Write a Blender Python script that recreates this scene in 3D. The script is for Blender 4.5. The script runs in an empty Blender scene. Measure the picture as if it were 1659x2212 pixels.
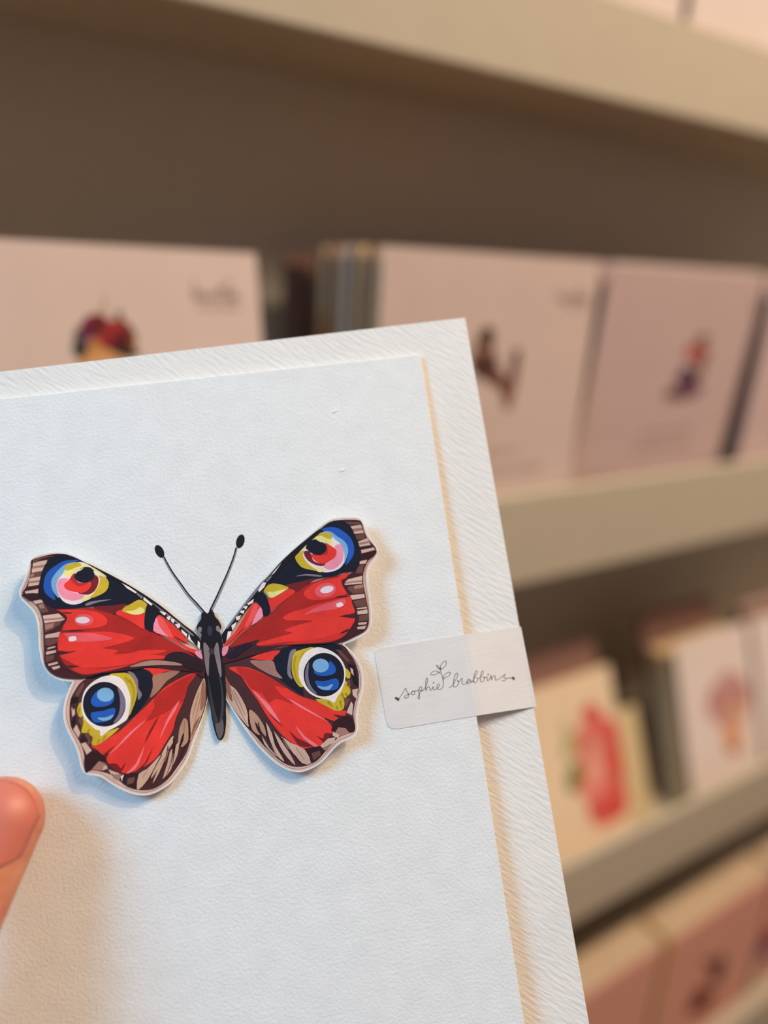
import bpy, bmesh, math, random
from mathutils import Vector, Matrix, geometry

# ------------------------------------------------------------------ camera
F, CX, CY = 1661.0, 829.5, 1106.0            # focal length and centre in photo pixels
Z0 = 1.45                                     # camera height above the floor
def unit(v): return Vector(v).normalized()
_dx = -((720 - CY) * 5000.0 + F * F) / (3500 - CX)
AX = unit((3500 - CX, 720 - CY, F))           # shelf direction, seen from the camera (x right, y down, z forward)
AZ = -unit((_dx, 5000.0, F))                  # world up
AY = AZ.cross(AX)                             # into the rack
EYE = Vector((0, 0, Z0))
def c2w_dir(c):
    c = Vector(c); return Vector((AX.dot(c), AY.dot(c), AZ.dot(c)))
def ray(px, py): return c2w_dir((px - CX, py - CY, F))
def hit(px, py, point, normal):
    r = ray(px, py); return EYE + r * ((point - EYE).dot(normal) / r.dot(normal))

scene = bpy.context.scene
COL = scene.collection
cam_data = bpy.data.cameras.new('camera'); cam = bpy.data.objects.new('camera', cam_data); COL.objects.link(cam)
_r, _u, _b = c2w_dir((1, 0, 0)), c2w_dir((0, -1, 0)), c2w_dir((0, 0, -1))
cam.matrix_world = Matrix(((_r.x, _u.x, _b.x, EYE.x), (_r.y, _u.y, _b.y, EYE.y), (_r.z, _u.z, _b.z, EYE.z), (0, 0, 0, 1)))
cam_data.sensor_fit = 'VERTICAL'; cam_data.sensor_height = 36.0; cam_data.lens = 36.0 * F / 2212.0
cam_data.clip_start = 0.01; cam_data.clip_end = 30
cam_data.dof.use_dof = True; cam_data.dof.focus_distance = 0.174
cam_data.dof.aperture_fstop = 3.6
scene.camera = cam

# frame of the held card: u right, v up, w towards the viewer
HU = unit((.982, -.1435, .122)); HV = unit((-.158, -.980, .122)); HV = unit(HV - HU * HV.dot(HU)); HW = HU.cross(HV)
if HW.z > 0: HW = -HW
U, V, W = c2w_dir(HU), c2w_dir(HV), c2w_dir(HW)
if W.dot(U.cross(V)) < 0: raise RuntimeError('handedness')
CARD_O = EYE + ray(460, 1420) * (0.175 / F)
CARD_M = Matrix(((U.x, V.x, W.x, CARD_O.x), (U.y, V.y, W.y, CARD_O.y), (U.z, V.z, W.z, CARD_O.z), (0, 0, 0, 1)))
CARD_I = CARD_M.inverted()
def loc(px, py, w=0.0):
    p = hit(px, py, CARD_O + W * w, W); return CARD_I @ p

# ------------------------------------------------------------------ light
world = bpy.data.worlds.new('world'); scene.world = world; world.use_nodes = True
bg = world.node_tree.nodes['Background']; bg.inputs[0].default_value = (1.0, .79, .74, 1); bg.inputs[1].default_value = 0.235
def area(name, pos, target, size, power, col, size_y=None):
    l = bpy.data.lights.new(name, 'AREA'); l.energy = power; l.color = col; l.size = size
    if size_y: l.shape = 'RECTANGLE'; l.size_y = size_y
    o = bpy.data.objects.new(name, l); COL.objects.link(o); o.location = pos
    o.rotation_euler = (Vector(target) - Vector(pos)).to_track_quat('-Z', 'Y').to_euler(); return o
# cool daylight from the shop window, up and to the left
area('window_daylight', CARD_O + (U * -.61 + V * .50 + W * .50).normalized() * 0.85, CARD_O, 0.34, 7.3, (.21, .62, 1.0), .34)
# warm ceiling spot, up and to the right
area('warm_spot', CARD_O + (U * .60 + V * .66 + W * .46).normalized() * 1.6, CARD_O, 0.02, 9.0, (1.0, .74, .32))
# warm ceiling lamps washing the rack
area('rack_lamp', (0.85, -0.40, Z0 + 1.10), (0.70, .35, Z0 - .25), 1.1, 18.5, (1.0, .80, .66), .2)
scene.view_settings.view_transform = 'Standard'; scene.view_settings.look = 'None'
scene.view_settings.gamma = 1.0; scene.view_settings.use_curve_mapping = False
scene.view_settings.exposure = 0.0

# ------------------------------------------------------------------ materials
def lin(c):
    return tuple(((x / 255) / 12.92 if x / 255 <= .04045 else ((x / 255 + .055) / 1.055) ** 2.4) for x in c)
def new_mat(name):
    m = bpy.data.materials.new(name); m.use_nodes = True
    return m, m.node_tree.nodes, m.node_tree.links, m.node_tree.nodes['Principled BSDF']
def paper(name, rgb, rough=.85, bump=.00006, scale=1400, stretch=None, rot=0, mottle=.03, attr=False, spec=.2):
    m, N, L, P = new_mat(name)
    P.inputs['Roughness'].default_value = rough; P.inputs['Specular IOR Level'].default_value = spec
    tc = N.new('ShaderNodeTexCoord'); mp = N.new('ShaderNodeMapping'); L.new(tc.outputs['Object'], mp.inputs[0])
    mp.inputs['Rotation'].default_value = (0, 0, rot)
    mp.vector_type = 'TEXTURE'
    if stretch: mp.inputs['Scale'].default_value = stretch
    n = N.new('ShaderNodeTexNoise'); n.inputs['Scale'].default_value = scale; n.inputs['Detail'].default_value = 3
    L.new(mp.outputs[0], n.inputs['Vector'])
    n2 = N.new('ShaderNodeTexNoise'); n2.inputs['Scale'].default_value = scale * .12; n2.inputs['Detail'].default_value = 4
    L.new(tc.outputs['Object'], n2.inputs['Vector'])
    r = N.new('ShaderNodeMapRange'); r.inputs[1].default_value = .3; r.inputs[2].default_value = .7
    r.inputs[3].default_value = 1 - mottle; r.inputs[4].default_value = 1 + mottle
    L.new(n2.outputs['Fac'], r.inputs[0])
    mx = N.new('ShaderNodeVectorMath'); mx.operation = 'SCALE'
    if attr:
        a = N.new('ShaderNodeAttribute'); a.attribute_name = 'Col'; L.new(a.outputs['Color'], mx.inputs[0])
    else: mx.inputs[0].default_value = lin(rgb)
    L.new(r.outputs[0], mx.inputs['Scale']); L.new(mx.outputs[0], P.inputs['Base Color'])
    if bump:
        b = N.new('ShaderNodeBump'); b.inputs['Strength'].default_value = 1; b.inputs['Distance'].default_value = bump
        L.new(n.outputs['Fac'], b.inputs['Height']); L.new(b.outputs[0], P.inputs['Normal'])
    return m
MAT = {
 'card': paper('card_stock', (238, 237, 234), bump=.00011, scale=1500),
 'cutout': paper('cutout_card', (243, 240, 236), bump=.00006, scale=1500),
 'envelope': paper('laid_envelope', (240, 235, 228), bump=.00019, scale=420, stretch=(1.5, .32, 1), rot=math.radians(-40)),
 'sticker': paper('sticker_paper', (233, 227, 222), bump=.00004, scale=900, rough=.55, stretch=(2.5, .5, 1), rot=.12),
 'print': paper('printed_ink', None, attr=True, mottle=.12, bump=.00005, scale=1500, rough=.75),
 'ink': paper('black_ink', (52, 48, 46), bump=0),
 'bgprint': paper('card_print', None, attr=True, mottle=.15, bump=0, scale=400),
 'rack': paper('rack_paint', (198, 186, 164), rough=.5, bump=.00003, scale=600, mottle=.02, spec=.35),
 'wall': paper('wall_paint', (186, 172, 150), rough=.8, bump=.0001, scale=300),
 'floor': paper('floor_boards', (120, 96, 74), rough=.5, bump=.0002, scale=60, stretch=(14, 1, 1)),
 'bc_cream': paper('cream_card', (214, 192, 182), bump=0, scale=300),
 'bc_pink': paper('blush_card', (204, 178, 174), bump=0, scale=300),
 'bc_rose': paper('dusty_rose_card', (222, 162, 142), bump=0, scale=300),
 'bc_mauve': paper('mauve_envelope', (150, 114, 100), bump=0, scale=300),
 'bc_brown': paper('brown_mauve_envelope', (124, 90, 76), bump=0, scale=300),
 'bc_tan': paper('kraft_card', (224, 190, 142), bump=0, scale=300),
 'bc_sand': paper('sand_card', (232, 208, 176), bump=0, scale=300),
 'bc_khaki': paper('khaki_card', (214, 196, 156), bump=0, scale=300),
 'bc_white': paper('white_card', (222, 206, 198), bump=0, scale=300),
}
def skin_mat():
    m, N, L, P = new_mat('skin')
    tc = N.new('ShaderNodeTexCoord'); n = N.new('ShaderNodeTexNoise'); n.inputs['Scale'].default_value = 160; n.inputs['Detail'].default_value = 4
    L.new(tc.outputs['Object'], n.inputs['Vector'])
    cr = N.new('ShaderNodeValToRGB'); cr.color_ramp.elements[0].position = .3; cr.color_ramp.elements[1].position = .7
    cr.color_ramp.elements[0].color = (*lin((200, 120, 92)), 1); cr.color_ramp.elements[1].color = (*lin((218, 150, 114)), 1)
    L.new(n.outputs['Fac'], cr.inputs[0]); L.new(cr.outputs[0], P.inputs['Base Color'])
    P.inputs['Roughness'].default_value = .5
    P.inputs['Subsurface Weight'].default_value = .35; P.inputs['Subsurface Radius'].default_value = (1, .35, .2); P.inputs['Subsurface Scale'].default_value = .003
    n2 = N.new('ShaderNodeTexNoise'); n2.inputs['Scale'].default_value = 1800; L.new(tc.outputs['Object'], n2.inputs['Vector'])
    b = N.new('ShaderNodeBump'); b.inputs['Distance'].default_value = .00008; L.new(n2.outputs['Fac'], b.inputs['Height']); L.new(b.outputs[0], P.inputs['Normal'])
    return m
MAT['skin'] = skin_mat()
def nail_mat():
    m, N, L, P = new_mat('nail'); P.inputs['Base Color'].default_value = (*lin((206, 116, 98)), 1)
    P.inputs['Roughness'].default_value = .45; P.inputs['Subsurface Weight'].default_value = .3
    P.inputs['Subsurface Radius'].default_value = (1, .4, .3); P.inputs['Subsurface Scale'].default_value = .002
    return m
MAT['nail'] = nail_mat()

# ------------------------------------------------------------------ helpers
def obj(name, me, mat, parent=None, mw=None):
    if isinstance(me, bmesh.types.BMesh):
        b = me; me = bpy.data.meshes.new(name); b.to_mesh(me); b.free()
    o = bpy.data.objects.new(name, me); COL.objects.link(o)
    if mat is not None and len(me.materials) == 0: me.materials.append(MAT[mat] if isinstance(mat, str) else mat)
    if parent is not None: o.parent = parent
    if mw is not None: o.matrix_world = mw
    return o
def empty(name, mw):
    o = bpy.data.objects.new(name, None); COL.objects.link(o); o.empty_display_size = .02; o.matrix_world = mw; return o
def tag(o, label, cat, group=None):
    o['label'] = label; o['category'] = cat
    if group: o['group'] = group
    return o
def box(bm, lo, hi):
    x0, y0, z0 = lo; x1, y1, z1 = hi
    v = [bm.verts.new(p) for p in ((x0, y0, z0), (x1, y0, z0), (x1, y1, z0), (x0, y1, z0), (x0, y0, z1), (x1, y0, z1), (x1, y1, z1), (x0, y1, z1))]
    for f in ((3, 2, 1, 0), (4, 5, 6, 7), (0, 1, 5, 4), (1, 2, 6, 5), (2, 3, 7, 6), (3, 0, 4, 7)): bm.faces.new([v[i] for i in f])
    return v
def box_bm(lo, hi, bevel=0, seg=2):
    bm = bmesh.new(); box(bm, lo, hi)
    if bevel: bmesh.ops.bevel(bm, geom=bm.edges[:], offset=bevel, segments=seg, affect='EDGES', profile=.5)
    bm.normal_update(); return bm
def smooth_closed(pts, k=4):
    n = len(pts); out = []
    for i in range(n):
        p0, p1, p2, p3 = (Vector(pts[(i + j) % n]) for j in (-1, 0, 1, 2))
        for s in range(k):
            t = s / k
            out.append(.5 * ((2 * p1) + (p2 - p0) * t + (2 * p0 - 5 * p1 + 4 * p2 - p3) * t * t + (3 * p1 - p0 - 3 * p2 + p3) * t ** 3))
    return out
def smooth_open(pts, k=5):
    P = [Vector(p) for p in pts]; P = [P[0] * 2 - P[1]] + P + [P[-1] * 2 - P[-2]]; out = []
    for i in range(1, len(P) - 2):
        p0, p1, p2, p3 = P[i - 1:i + 3]
        for s in range(k):
            t = s / k
            out.append(.5 * ((2 * p1) + (p2 - p0) * t + (2 * p0 - 5 * p1 + 4 * p2 - p3) * t * t + (3 * p1 - p0 - 3 * p2 + p3) * t ** 3))
    out.append(P[-2]); return out
def inset(pts, d):
    n = len(pts); area = sum(pts[i].x * pts[(i + 1) % n].y - pts[(i + 1) % n].x * pts[i].y for i in range(n))
    sg = 1 if area > 0 else -1; out = []
    for i in range(n):
        t = (pts[(i + 1) % n] - pts[i - 1]); t = t.normalized() if t.length else Vector((1, 0))
        out.append(pts[i] + Vector((-t.y, t.x)) * d * sg)
    return out
def ellipse(cx, cy, rx, ry, rot=0, n=20):
    a = math.radians(rot); c, s = math.cos(a), math.sin(a)
    return [(cx + rx * math.cos(t) * c - ry * math.sin(t) * s, cy + rx * math.cos(t) * s + ry * math.sin(t) * c) for t in (2 * math.pi * i / n for i in range(n))]
def ribbon(pts, w0, w1=None):
    """a stroke polygon around an open polyline"""
    w1 = w0 if w1 is None else w1; P = [Vector(p) for p in pts]; L, R = [], []
    for i, p in enumerate(P):
        t = (P[min(i + 1, len(P) - 1)] - P[max(i - 1, 0)]); t = t.normalized() if t.length else Vector((1, 0))
        nn = Vector((-t.y, t.x)) * (w0 + (w1 - w0) * i / max(1, len(P) - 1)) / 2
        L.append(p + nn); R.append(p - nn)
    return L, R
class Print:
    """flat print: coloured patches, each a hair above the one before, on a surface given by place(px, py, height)"""
    def __init__(self, place, step=2.5e-6, start=6e-6): self.v, self.f, self.c, self.place, self.step, self.h = [], [], [], place, step, start
    def poly(self, pts, rgb):
        pts = [Vector(p) for p in pts]; base = len(self.v)
        self.v += [self.place(p.x, p.y, self.h) for p in pts]
        for t in geometry.tessellate_polygon([[Vector((p.x, p.y, 0)) for p in pts]]):
            self.f.append([base + i for i in t]); self.c.append(rgb)
        self.h += self.step
    def stroke(self, pts, rgb, w0, w1=None, k=5):
        L, R = ribbon(smooth_open(pts, k), w0, w1); base = len(self.v); n = len(L)
        self.v += [self.place(p.x, p.y, self.h) for p in L + R]
        for i in range(n - 1): self.f.append([base + i, base + i + 1, base + n + i + 1, base + n + i]); self.c.append(rgb)
        self.h += self.step
    def build(self, name, normal, mat='print', gain=1.2):
        me = bpy.data.meshes.new(name); me.from_pydata(self.v, [], self.f); me.update()
        bm = bmesh.new(); bm.from_mesh(me)
        for f in bm.faces:
            f.normal_update()
            if f.normal.dot(normal) < 0: f.normal_flip()
        bm.to_mesh(me); bm.free()
        at = me.color_attributes.new('Col', 'FLOAT_COLOR', 'CORNER')
        for p in me.polygons:
            c = tuple(min(.95, x * gain) for x in lin(self.c[p.index]))
            for li in p.loop_indices: at.data[li].color = (*c, 1)
        me.materials.append(MAT[mat]); return me
def slab(pts3, normal, thick):
    """extruded outline: pts3 front outline, goes back by thick along -normal"""
    bm = bmesh.new(); n = len(pts3); fr = [bm.verts.new(p) for p in pts3]; bk = [bm.verts.new(p - normal * thick) for p in pts3]
    P2 = [Vector((p.x, p.y, 0)) for p in pts3]
    for t in geometry.tessellate_polygon([P2]):
        bm.faces.new([fr[i] for i in t]); bm.faces.new([bk[i] for i in reversed(t)])
    for i in range(n): bm.faces.new((fr[i], bk[i], bk[(i + 1) % n], fr[(i + 1) % n]))
    bmesh.ops.recalc_face_normals(bm, faces=bm.faces[:]); return bm

# ------------------------------------------------------------------ the setting
def struct(name, bm, mat): o = obj(name, bm, mat); o['kind'] = 'structure'; return o
struct('floor', box_bm((-2.2, -2.6, -.03), (3.2, .62, 0)), 'floor')
struct('wall_back', box_bm((-2.2, .50, 0), (3.2, .60, 2.7)), 'wall')

# ------------------------------------------------------------------ the card rack
LIPS = [(.365, .0973, .149, .1155), (.315, -.186, -.127, -.150), (.280, -.452, -.392, -.434), (.250, -.715, -.655, -.670)]   # front, bottom, top of lip, shelf floor
BACK = .46
rack = empty('card_rack', Matrix.Translation((.45, .40, 0)))
tag(rack, 'greige painted wall rack with stepped card shelves and raised front lips', 'shelf rack')
RI = rack.matrix_world.inverted()
def rackpart(name, lo, hi, bev=.0015):
    o = obj(name, box_bm(lo, hi, bev), 'rack', rack); o.matrix_parent_inverse = RI; return o
rackpart('back_panel', (-.32, BACK, .0), (1.75, BACK + .04, Z0 + .62))
rackpart('side_panel', (-.34, .26, .0), (-.32, BACK + .04, Z0 + .62)); rackpart('side_panel', (1.75, .26, .0), (1.77, BACK + .04, Z0 + .62))
rackpart('plinth', (-.32, .25, .0), (1.75, BACK, .12))
for y, zb, zt, zf in LIPS + [(.41, .38, .43, .398), (.25, -.98, -.92, -.962)]:
    rackpart('shelf_board', (-.32, y + .006, Z0 + zb), (1.75, BACK, Z0 + zf))
    rackpart('front_lip', (-.32, y, Z0 + zb), (1.75, y + .006, Z0 + zt), .0015)

# ------------------------------------------------------------------ cards standing on the rack
def folded(w, h, t=.0006, gap=.0016):
    """a folded card: two panels hinged along the left edge; front face at y = 0, body towards +y"""
    bm = bmesh.new(); box(bm, (0, 0, 0), (w, t, h))
    a = [bm.verts.new(p) for p in ((0, t, 0), (w, t + gap, 0), (w, 2 * t + gap, 0), (0, 2 * t, 0), (0, t, h), (w, t + gap, h), (w, 2 * t + gap, h), (0, 2 * t, h))]
    for f in ((3, 2, 1, 0), (4, 5, 6, 7), (0, 1, 5, 4), (1, 2, 6, 5), (2, 3, 7, 6), (3, 0, 4, 7)): bm.faces.new([a[i] for i in f])
    bm.normal_update(); return bm
_cm = {}
def card_mesh(w, h, gap, mat, t=.0006):
    k = (round(w, 4), round(h, 4), gap, mat, t)
    if k not in _cm:
        me = bpy.data.meshes.new('card_sheet'); b = folded(w, h, t, gap); b.to_mesh(me); b.free(); me.materials.append(MAT[mat]); _cm[k] = me
    return _cm[k]
def pose(x, y, z, lean=0, roll=0, yaw=0):
    return Matrix.Translation((x, y, Z0 + z)) @ Matrix.Rotation(math.radians(yaw), 4, 'Z') @ Matrix.Rotation(math.radians(-lean), 4, 'X') @ Matrix.Rotation(math.radians(roll), 4, 'Y')
def inside(q, w, h): return Vector((min(max(q.x, .0005), w - .0005), q.y, min(max(q.z, .0005), h - .0005)))
def front_card(name, m, w, h, mat, label, cat, art=None, group=None, gap=.0016):
    root = empty(name, m); tag(root, label, cat, group)
    obj('sheet', card_mesh(w, h, gap, mat), mat, root)
    if art:
        nrm = (m.to_3x3() @ Vector((0, -1, 0))).normalized(); mi = m.inverted(); org = m.translation.copy()
        for pname, fn in art:
            pr = Print(lambda px, py, hh: inside(mi @ (hit(px, py, org, nrm) + nrm * (hh + 4e-5)), w, h), step=3e-5, start=3e-5); fn(pr)
            me = pr.build(pname, Vector((0, -1, 0)), 'bgprint', 1.0); obj(pname, me, None, root)
    return root
WORD = {'bc_cream': 'cream', 'bc_mauve': 'mauve', 'bc_brown': 'dark brown', 'bc_tan': 'tan', 'bc_khaki': 'khaki', 'bc_white': 'white', 'bc_pink': 'blush', 'bc_sand': 'cream'}
def stack(name, n, x, y, z, w, h, mats, label, cat, group, dy, lean=0, jx=.002, jz=.0015, seed=1, gap=.0016, roll=0, lean1=None, t=.0006):
    rnd = random.Random(seed)
    for i in range(n):
        ln = lean if lean1 is None else lean + (lean1 - lean) * i / max(1, n - 1)
        o = obj(name, card_mesh(w, h, gap, mats[i % len(mats)], t), None)
        o.matrix_world = pose(x + rnd.uniform(-jx, jx), y + i * dy + rnd.uniform(0, .15) * dy, z + rnd.uniform(0, jz), ln, roll)
        tag(o, label.format(c=WORD[mats[i % len(mats)]]), cat, group)
GR, DG, PU = (70, 84, 58), (46, 58, 46), (96, 62, 96)
def blobs(lst):
    def fn(pr):
        for (cx, cy, rx, ry, rot, c) in lst: pr.poly(smooth_closed(ellipse(cx, cy, rx, ry, rot, 9), 2), c)
    return fn
def logo_strokes(x, y, s, sl):
    """the small handwritten word and the line under it; x, y top left, s scale, sl shear of the line"""
    def fn(pr):
        c = (104, 92, 78)
        def S(p): return [(x + a * s, y + b * s + a * s * sl) for a, b in p]
        w = 3.6 * s
        for st in (((2, -18), (0, 6), (4, 22), (7, 8), (12, 4), (15, 22)), ((20, 6), (20, 20), (28, 20), (30, 6), (31, 22)),
                   ((44, 4), (38, 8), (45, 16), (38, 22)), ((54, -10), (53, 16), (58, 22)), ((47, 2), (61, 1)),
                   ((70, -20), (66, 8), (69, 22), (73, 16)), ((78, 14), (86, 10), (82, 4), (77, 12), (80, 22), (90, 17))):
            pr.stroke(S(st), c, w)
        pr.stroke(S(((8, 36), (40, 36), (92, 36))), (172, 148, 132), 5 * s)
    return fn
def text_lines(lines, c=(136, 108, 98), w=3.4):
    def fn(pr):
        for (x0, y0, x1, y1, amp) in lines:
            n = max(4, int((x1 - x0) / 7)); pts = []
            for i in range(n + 1):
                t = i / n; pts.append((x0 + (x1 - x0) * t, y0 + (y1 - y0) * t + amp * math.sin(i * 2.4) * (1 if i % 5 else 1.8)))
            pr.stroke(pts, c, w, k=3)
    return fn
CG = 'cards standing on the middle shelf'
# middle shelf, leaning left card with a bouquet
mA = pose(.005, .327, -.148, 12, 0)
front_card('display_card', mA, .150, .149, 'bc_cream', 'cream square card with red and purple bouquet crown, leaning back beside thick stack', 'card',
  [('bouquet_print', blobs([(222, 672, 6, 34, 8, (196, 168, 140)), (258, 690, 7, 22, -10, GR), (277, 712, 9, 26, -35, DG), (172, 722, 12, 16, 20, (84, 70, 56)),
     (180, 745, 16, 26, 10, (110, 84, 112)), (172, 756, 14, 24, -20, DG), (215, 755, 26, 38, 10, (190, 128, 66)), (222, 800, 58, 46, 0, (214, 160, 108)),
     (203, 700, 30, 22, -20, (128, 42, 56)), (196, 716, 26, 14, 10, (104, 44, 66)), (246, 724, 36, 34, 0, (158, 52, 54)), (258, 738, 30, 20, 0, (132, 36, 48)),
     (214, 706, 12, 12, 0, (84, 40, 36)), (272, 738, 14, 26, -30, (70, 30, 36)), (268, 758, 34, 11, 14, (58, 42, 34)), (286, 738, 9, 12, 0, (150, 84, 40))])),
   ('logo_print', logo_strokes(418, 626, 1.08, .0))], CG)
stack('display_card', 5, .003, .3305, -.148, .150, .147, ['bc_cream', 'bc_mauve'], '{c} card leaning in the thin stack behind the bouquet card', 'card', 'leaning stack behind the bouquet card', .0042, 12.5, seed=3)
# middle shelf, upright card with a brown animal, and its thick stack
mB = pose(.206, .325, -.145)
def animal(pr):
    pr.poly(smooth_closed([(1052, 705), (1068, 716), (1066, 745), (1072, 775), (1080, 800), (1096, 818), (1106, 770), (1114, 752), (1124, 758), (1120, 800), (1112, 845), (1100, 885), (1090, 880), (1080, 845), (1056, 828), (1030, 812), (1016, 795), (1022, 760), (1036, 720)], 3), (112, 74, 60))
    for e in ((1054, 722, 11, 18, 10, (52, 38, 30)), (1047, 756, 10, 11, 0, (176, 138, 124)), (1056, 782, 13, 16, 0, (84, 52, 44)), (1032, 800, 9, 14, 0, (46, 38, 34)), (1113, 776, 7, 22, 12, (88, 66, 48)), (1096, 852, 10, 26, 10, (128, 86, 66))):
        pr.poly(smooth_closed(ellipse(*e[:5], 9), 2), e[5])
front_card('display_card', mB, .148, .150, 'bc_cream', 'cream square card with small brown animal and captions, front of the thick stack', 'card',
  [('animal_print', animal), ('logo_print', logo_strokes(1206, 634, .72, .05)), ('caption_print', text_lines([(985, 990, 1116, 972, 4), (990, 1030, 1170, 1008, 5)]))], CG)
stack('display_card', 9, .2065, .3295, -.146, .148, .1495, ['bc_tan', 'bc_mauve', 'bc_tan', 'bc_brown', 'bc_cream'], '{c} card edge close behind the brown animal card', 'card', 'front half of the thick middle stack', .0075, 0, jx=.0015, seed=5, gap=.0016, t=.002)
stack('display_envelope', 6, .2075, .400, -.147, .148, .146, ['bc_brown', 'bc_mauve', 'bc_brown'], '{c} envelope edge at the back of the thick stack', 'envelope', 'back half of the thick middle stack', .0062, 1.0, jx=.003, seed=8, gap=.002)
# middle shelf, card with a flower cup
mC = pose(.361, .333, -.147, -4)
front_card('display_card', mC, .153, .150, 'bc_pink', 'blush square card with flower and purple cup, right of the brown animal card', 'card',
  [('flower_cup_print', blobs([(1518, 733, 15, 11, -20, (104, 92, 66)), (1500, 762, 22, 18, -20, (186, 84, 84)), (1522, 765, 10, 20, 15, (150, 92, 76)), (1512, 795, 10, 22, 15, (122, 88, 68)),
     (1478, 846, 42, 16, -14, (112, 74, 88)), (1484, 820, 24, 26, 10, (106, 70, 92)), (1482, 806, 13, 14, 0, (62, 46, 56)), (1446, 850, 12, 10, 0, (122, 88, 68))])),
   ('logo_print', logo_strokes(1628, 660, .7, .03)), ('caption_print', text_lines([(1385, 940, 1490, 926, 4), (1362, 972, 1490, 956, 5)]))], CG)
stack('display_card', 9, .371, .338, -.147, .150, .151, ['bc_white', 'bc_pink', 'bc_mauve'], '{c} card edge in the stack behind the flower cup card', 'card', 'stack behind the flower cup card', .0062, -3, jx=.002, seed=11, lean1=3)
mD = pose(.529, .326, -.147, -1)
front_card('display_card', mD, .150, .150, 'bc_pink', 'blush card next to the flower cup card, cut off by the picture edge', 'card', None, CG)
stack('display_card', 6, .534, .331, -.147, .150, .151, ['bc_white', 'bc_mauve'], '{c} card edge in the stack behind the outermost blush card', 'card', 'stack behind the outermost blush card', .007, 0, seed=12)
# upper shelf
for x0, lab, sd, ab in ((.306, 'white card on the upper shelf, above the brown animal card', 21, 'brown animal'), (.463, 'white card on the upper shelf, above the flower cup card', 22, 'flower cup')):
    front_card('display_card', pose(x0, .3785, .117, 2), .149, .150, 'bc_white', lab, 'card', None, 'white cards on the upper shelf')
    stack('display_envelope', 6, x0 + .001, .3825, .117, .149, .148, ['bc_mauve', 'bc_white'], '{c} upper shelf envelope behind the white card above the ' + ab + ' card', 'envelope', 'upper stack above the ' + ab + ' card', .006, 2.5, seed=sd)
# lower shelf
LG = 'cards standing on the lower shelf'
mE = pose(.348, .294, -.432, 22, 0)
front_card('display_card', mE, .105, .148, 'bc_sand', 'sand coloured card with large red flower and green leaves on the lower shelf', 'card',
  [('red_flower_print', blobs([(1228, 1610, 12, 34, 12, (176, 172, 110)), (1240, 1680, 16, 36, 8, (122, 128, 60)), (1222, 1570, 8, 16, 0, (190, 160, 126)),
     (1278, 1545, 22, 26, -20, (210, 78, 72)), (1318, 1590, 26, 46, -25, (214, 92, 84)), (1270, 1600, 28, 48, 8, (222, 128, 112)), (1300, 1650, 46, 60, -10, (220, 112, 96)), (1330, 1650, 22, 50, -8, (206, 84, 72)),
     (1290, 1700, 42, 40, 0, (226, 136, 120)), (1330, 1720, 26, 44, -10, (210, 92, 82)), (1310, 1748, 42, 24, 4, (208, 80, 72)), (1285, 1660, 18, 30, 0, (232, 164, 142)), (1300, 1770, 26, 14, 0, (214, 104, 92)), (1284, 1620, 14, 22, 0, (232, 170, 150))]))], LG)
stack('display_envelope', 3, .347, .304, -.432, .106, .162, ['bc_mauve'], 'taller mauve envelope leaning behind the red flower card', 'envelope', 'envelopes behind the red flower card', .0045, 22.5, seed=31)
o = obj('display_card', card_mesh(.113, .092, .0016, 'bc_khaki'), None); o.matrix_world = pose(.388, .317, -.432, 23); tag(o, 'short khaki card sticking out behind the red flower card', 'card', LG)
mF = pose(.5265, .294, -.432, 20, 0)
front_card('display_card', mF, .100, .148, 'bc_white', 'pale card with mauve flower bunch in a terracotta pot on the lower shelf', 'card',
  [('potted_flower_print', blobs([(1582, 1588, 20, 38, 0, (212, 150, 104)), (1584, 1618, 14, 12, 0, (178, 104, 72)), (1572, 1530, 44, 44, 0, (200, 150, 140)), (1556, 1506, 26, 40, 20, (186, 132, 128)), (1594, 1494, 26, 42, -20, (190, 138, 130)), (1574, 1476, 24, 30, 0, (196, 148, 140)), (1590, 1540, 22, 22, 0, (206, 156, 128))]))], LG)
stack('display_card', 5, .5255, .2985, -.432, .100, .134, ['bc_tan', 'bc_khaki', 'bc_tan'], '{c} card edge stacked behind the potted flower card', 'card', 'kraft stack behind the potted flower card', .0052, 20.3, seed=33, gap=.0006, jx=.001, t=.0019)
stack('display_envelope', 2, .5255, .326, -.432, .101, .157, ['bc_mauve'], 'taller mauve envelope behind the potted flower card', 'envelope', 'envelopes behind the potted flower card', .0045, 20.5, seed=34)
front_card('display_card', pose(.6335, .294, -.432, 20), .105, .148, 'bc_white', 'plain pale card next to the potted flower card on the lower shelf', 'card', None, LG)
stack('display_envelope', 3, .6345, .299, -.432, .105, .156, ['bc_mauve', 'bc_white'], '{c} envelope behind the plain pale lower shelf card', 'envelope', 'envelopes behind the plain pale card', .005, 20.3, seed=35)
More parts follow.
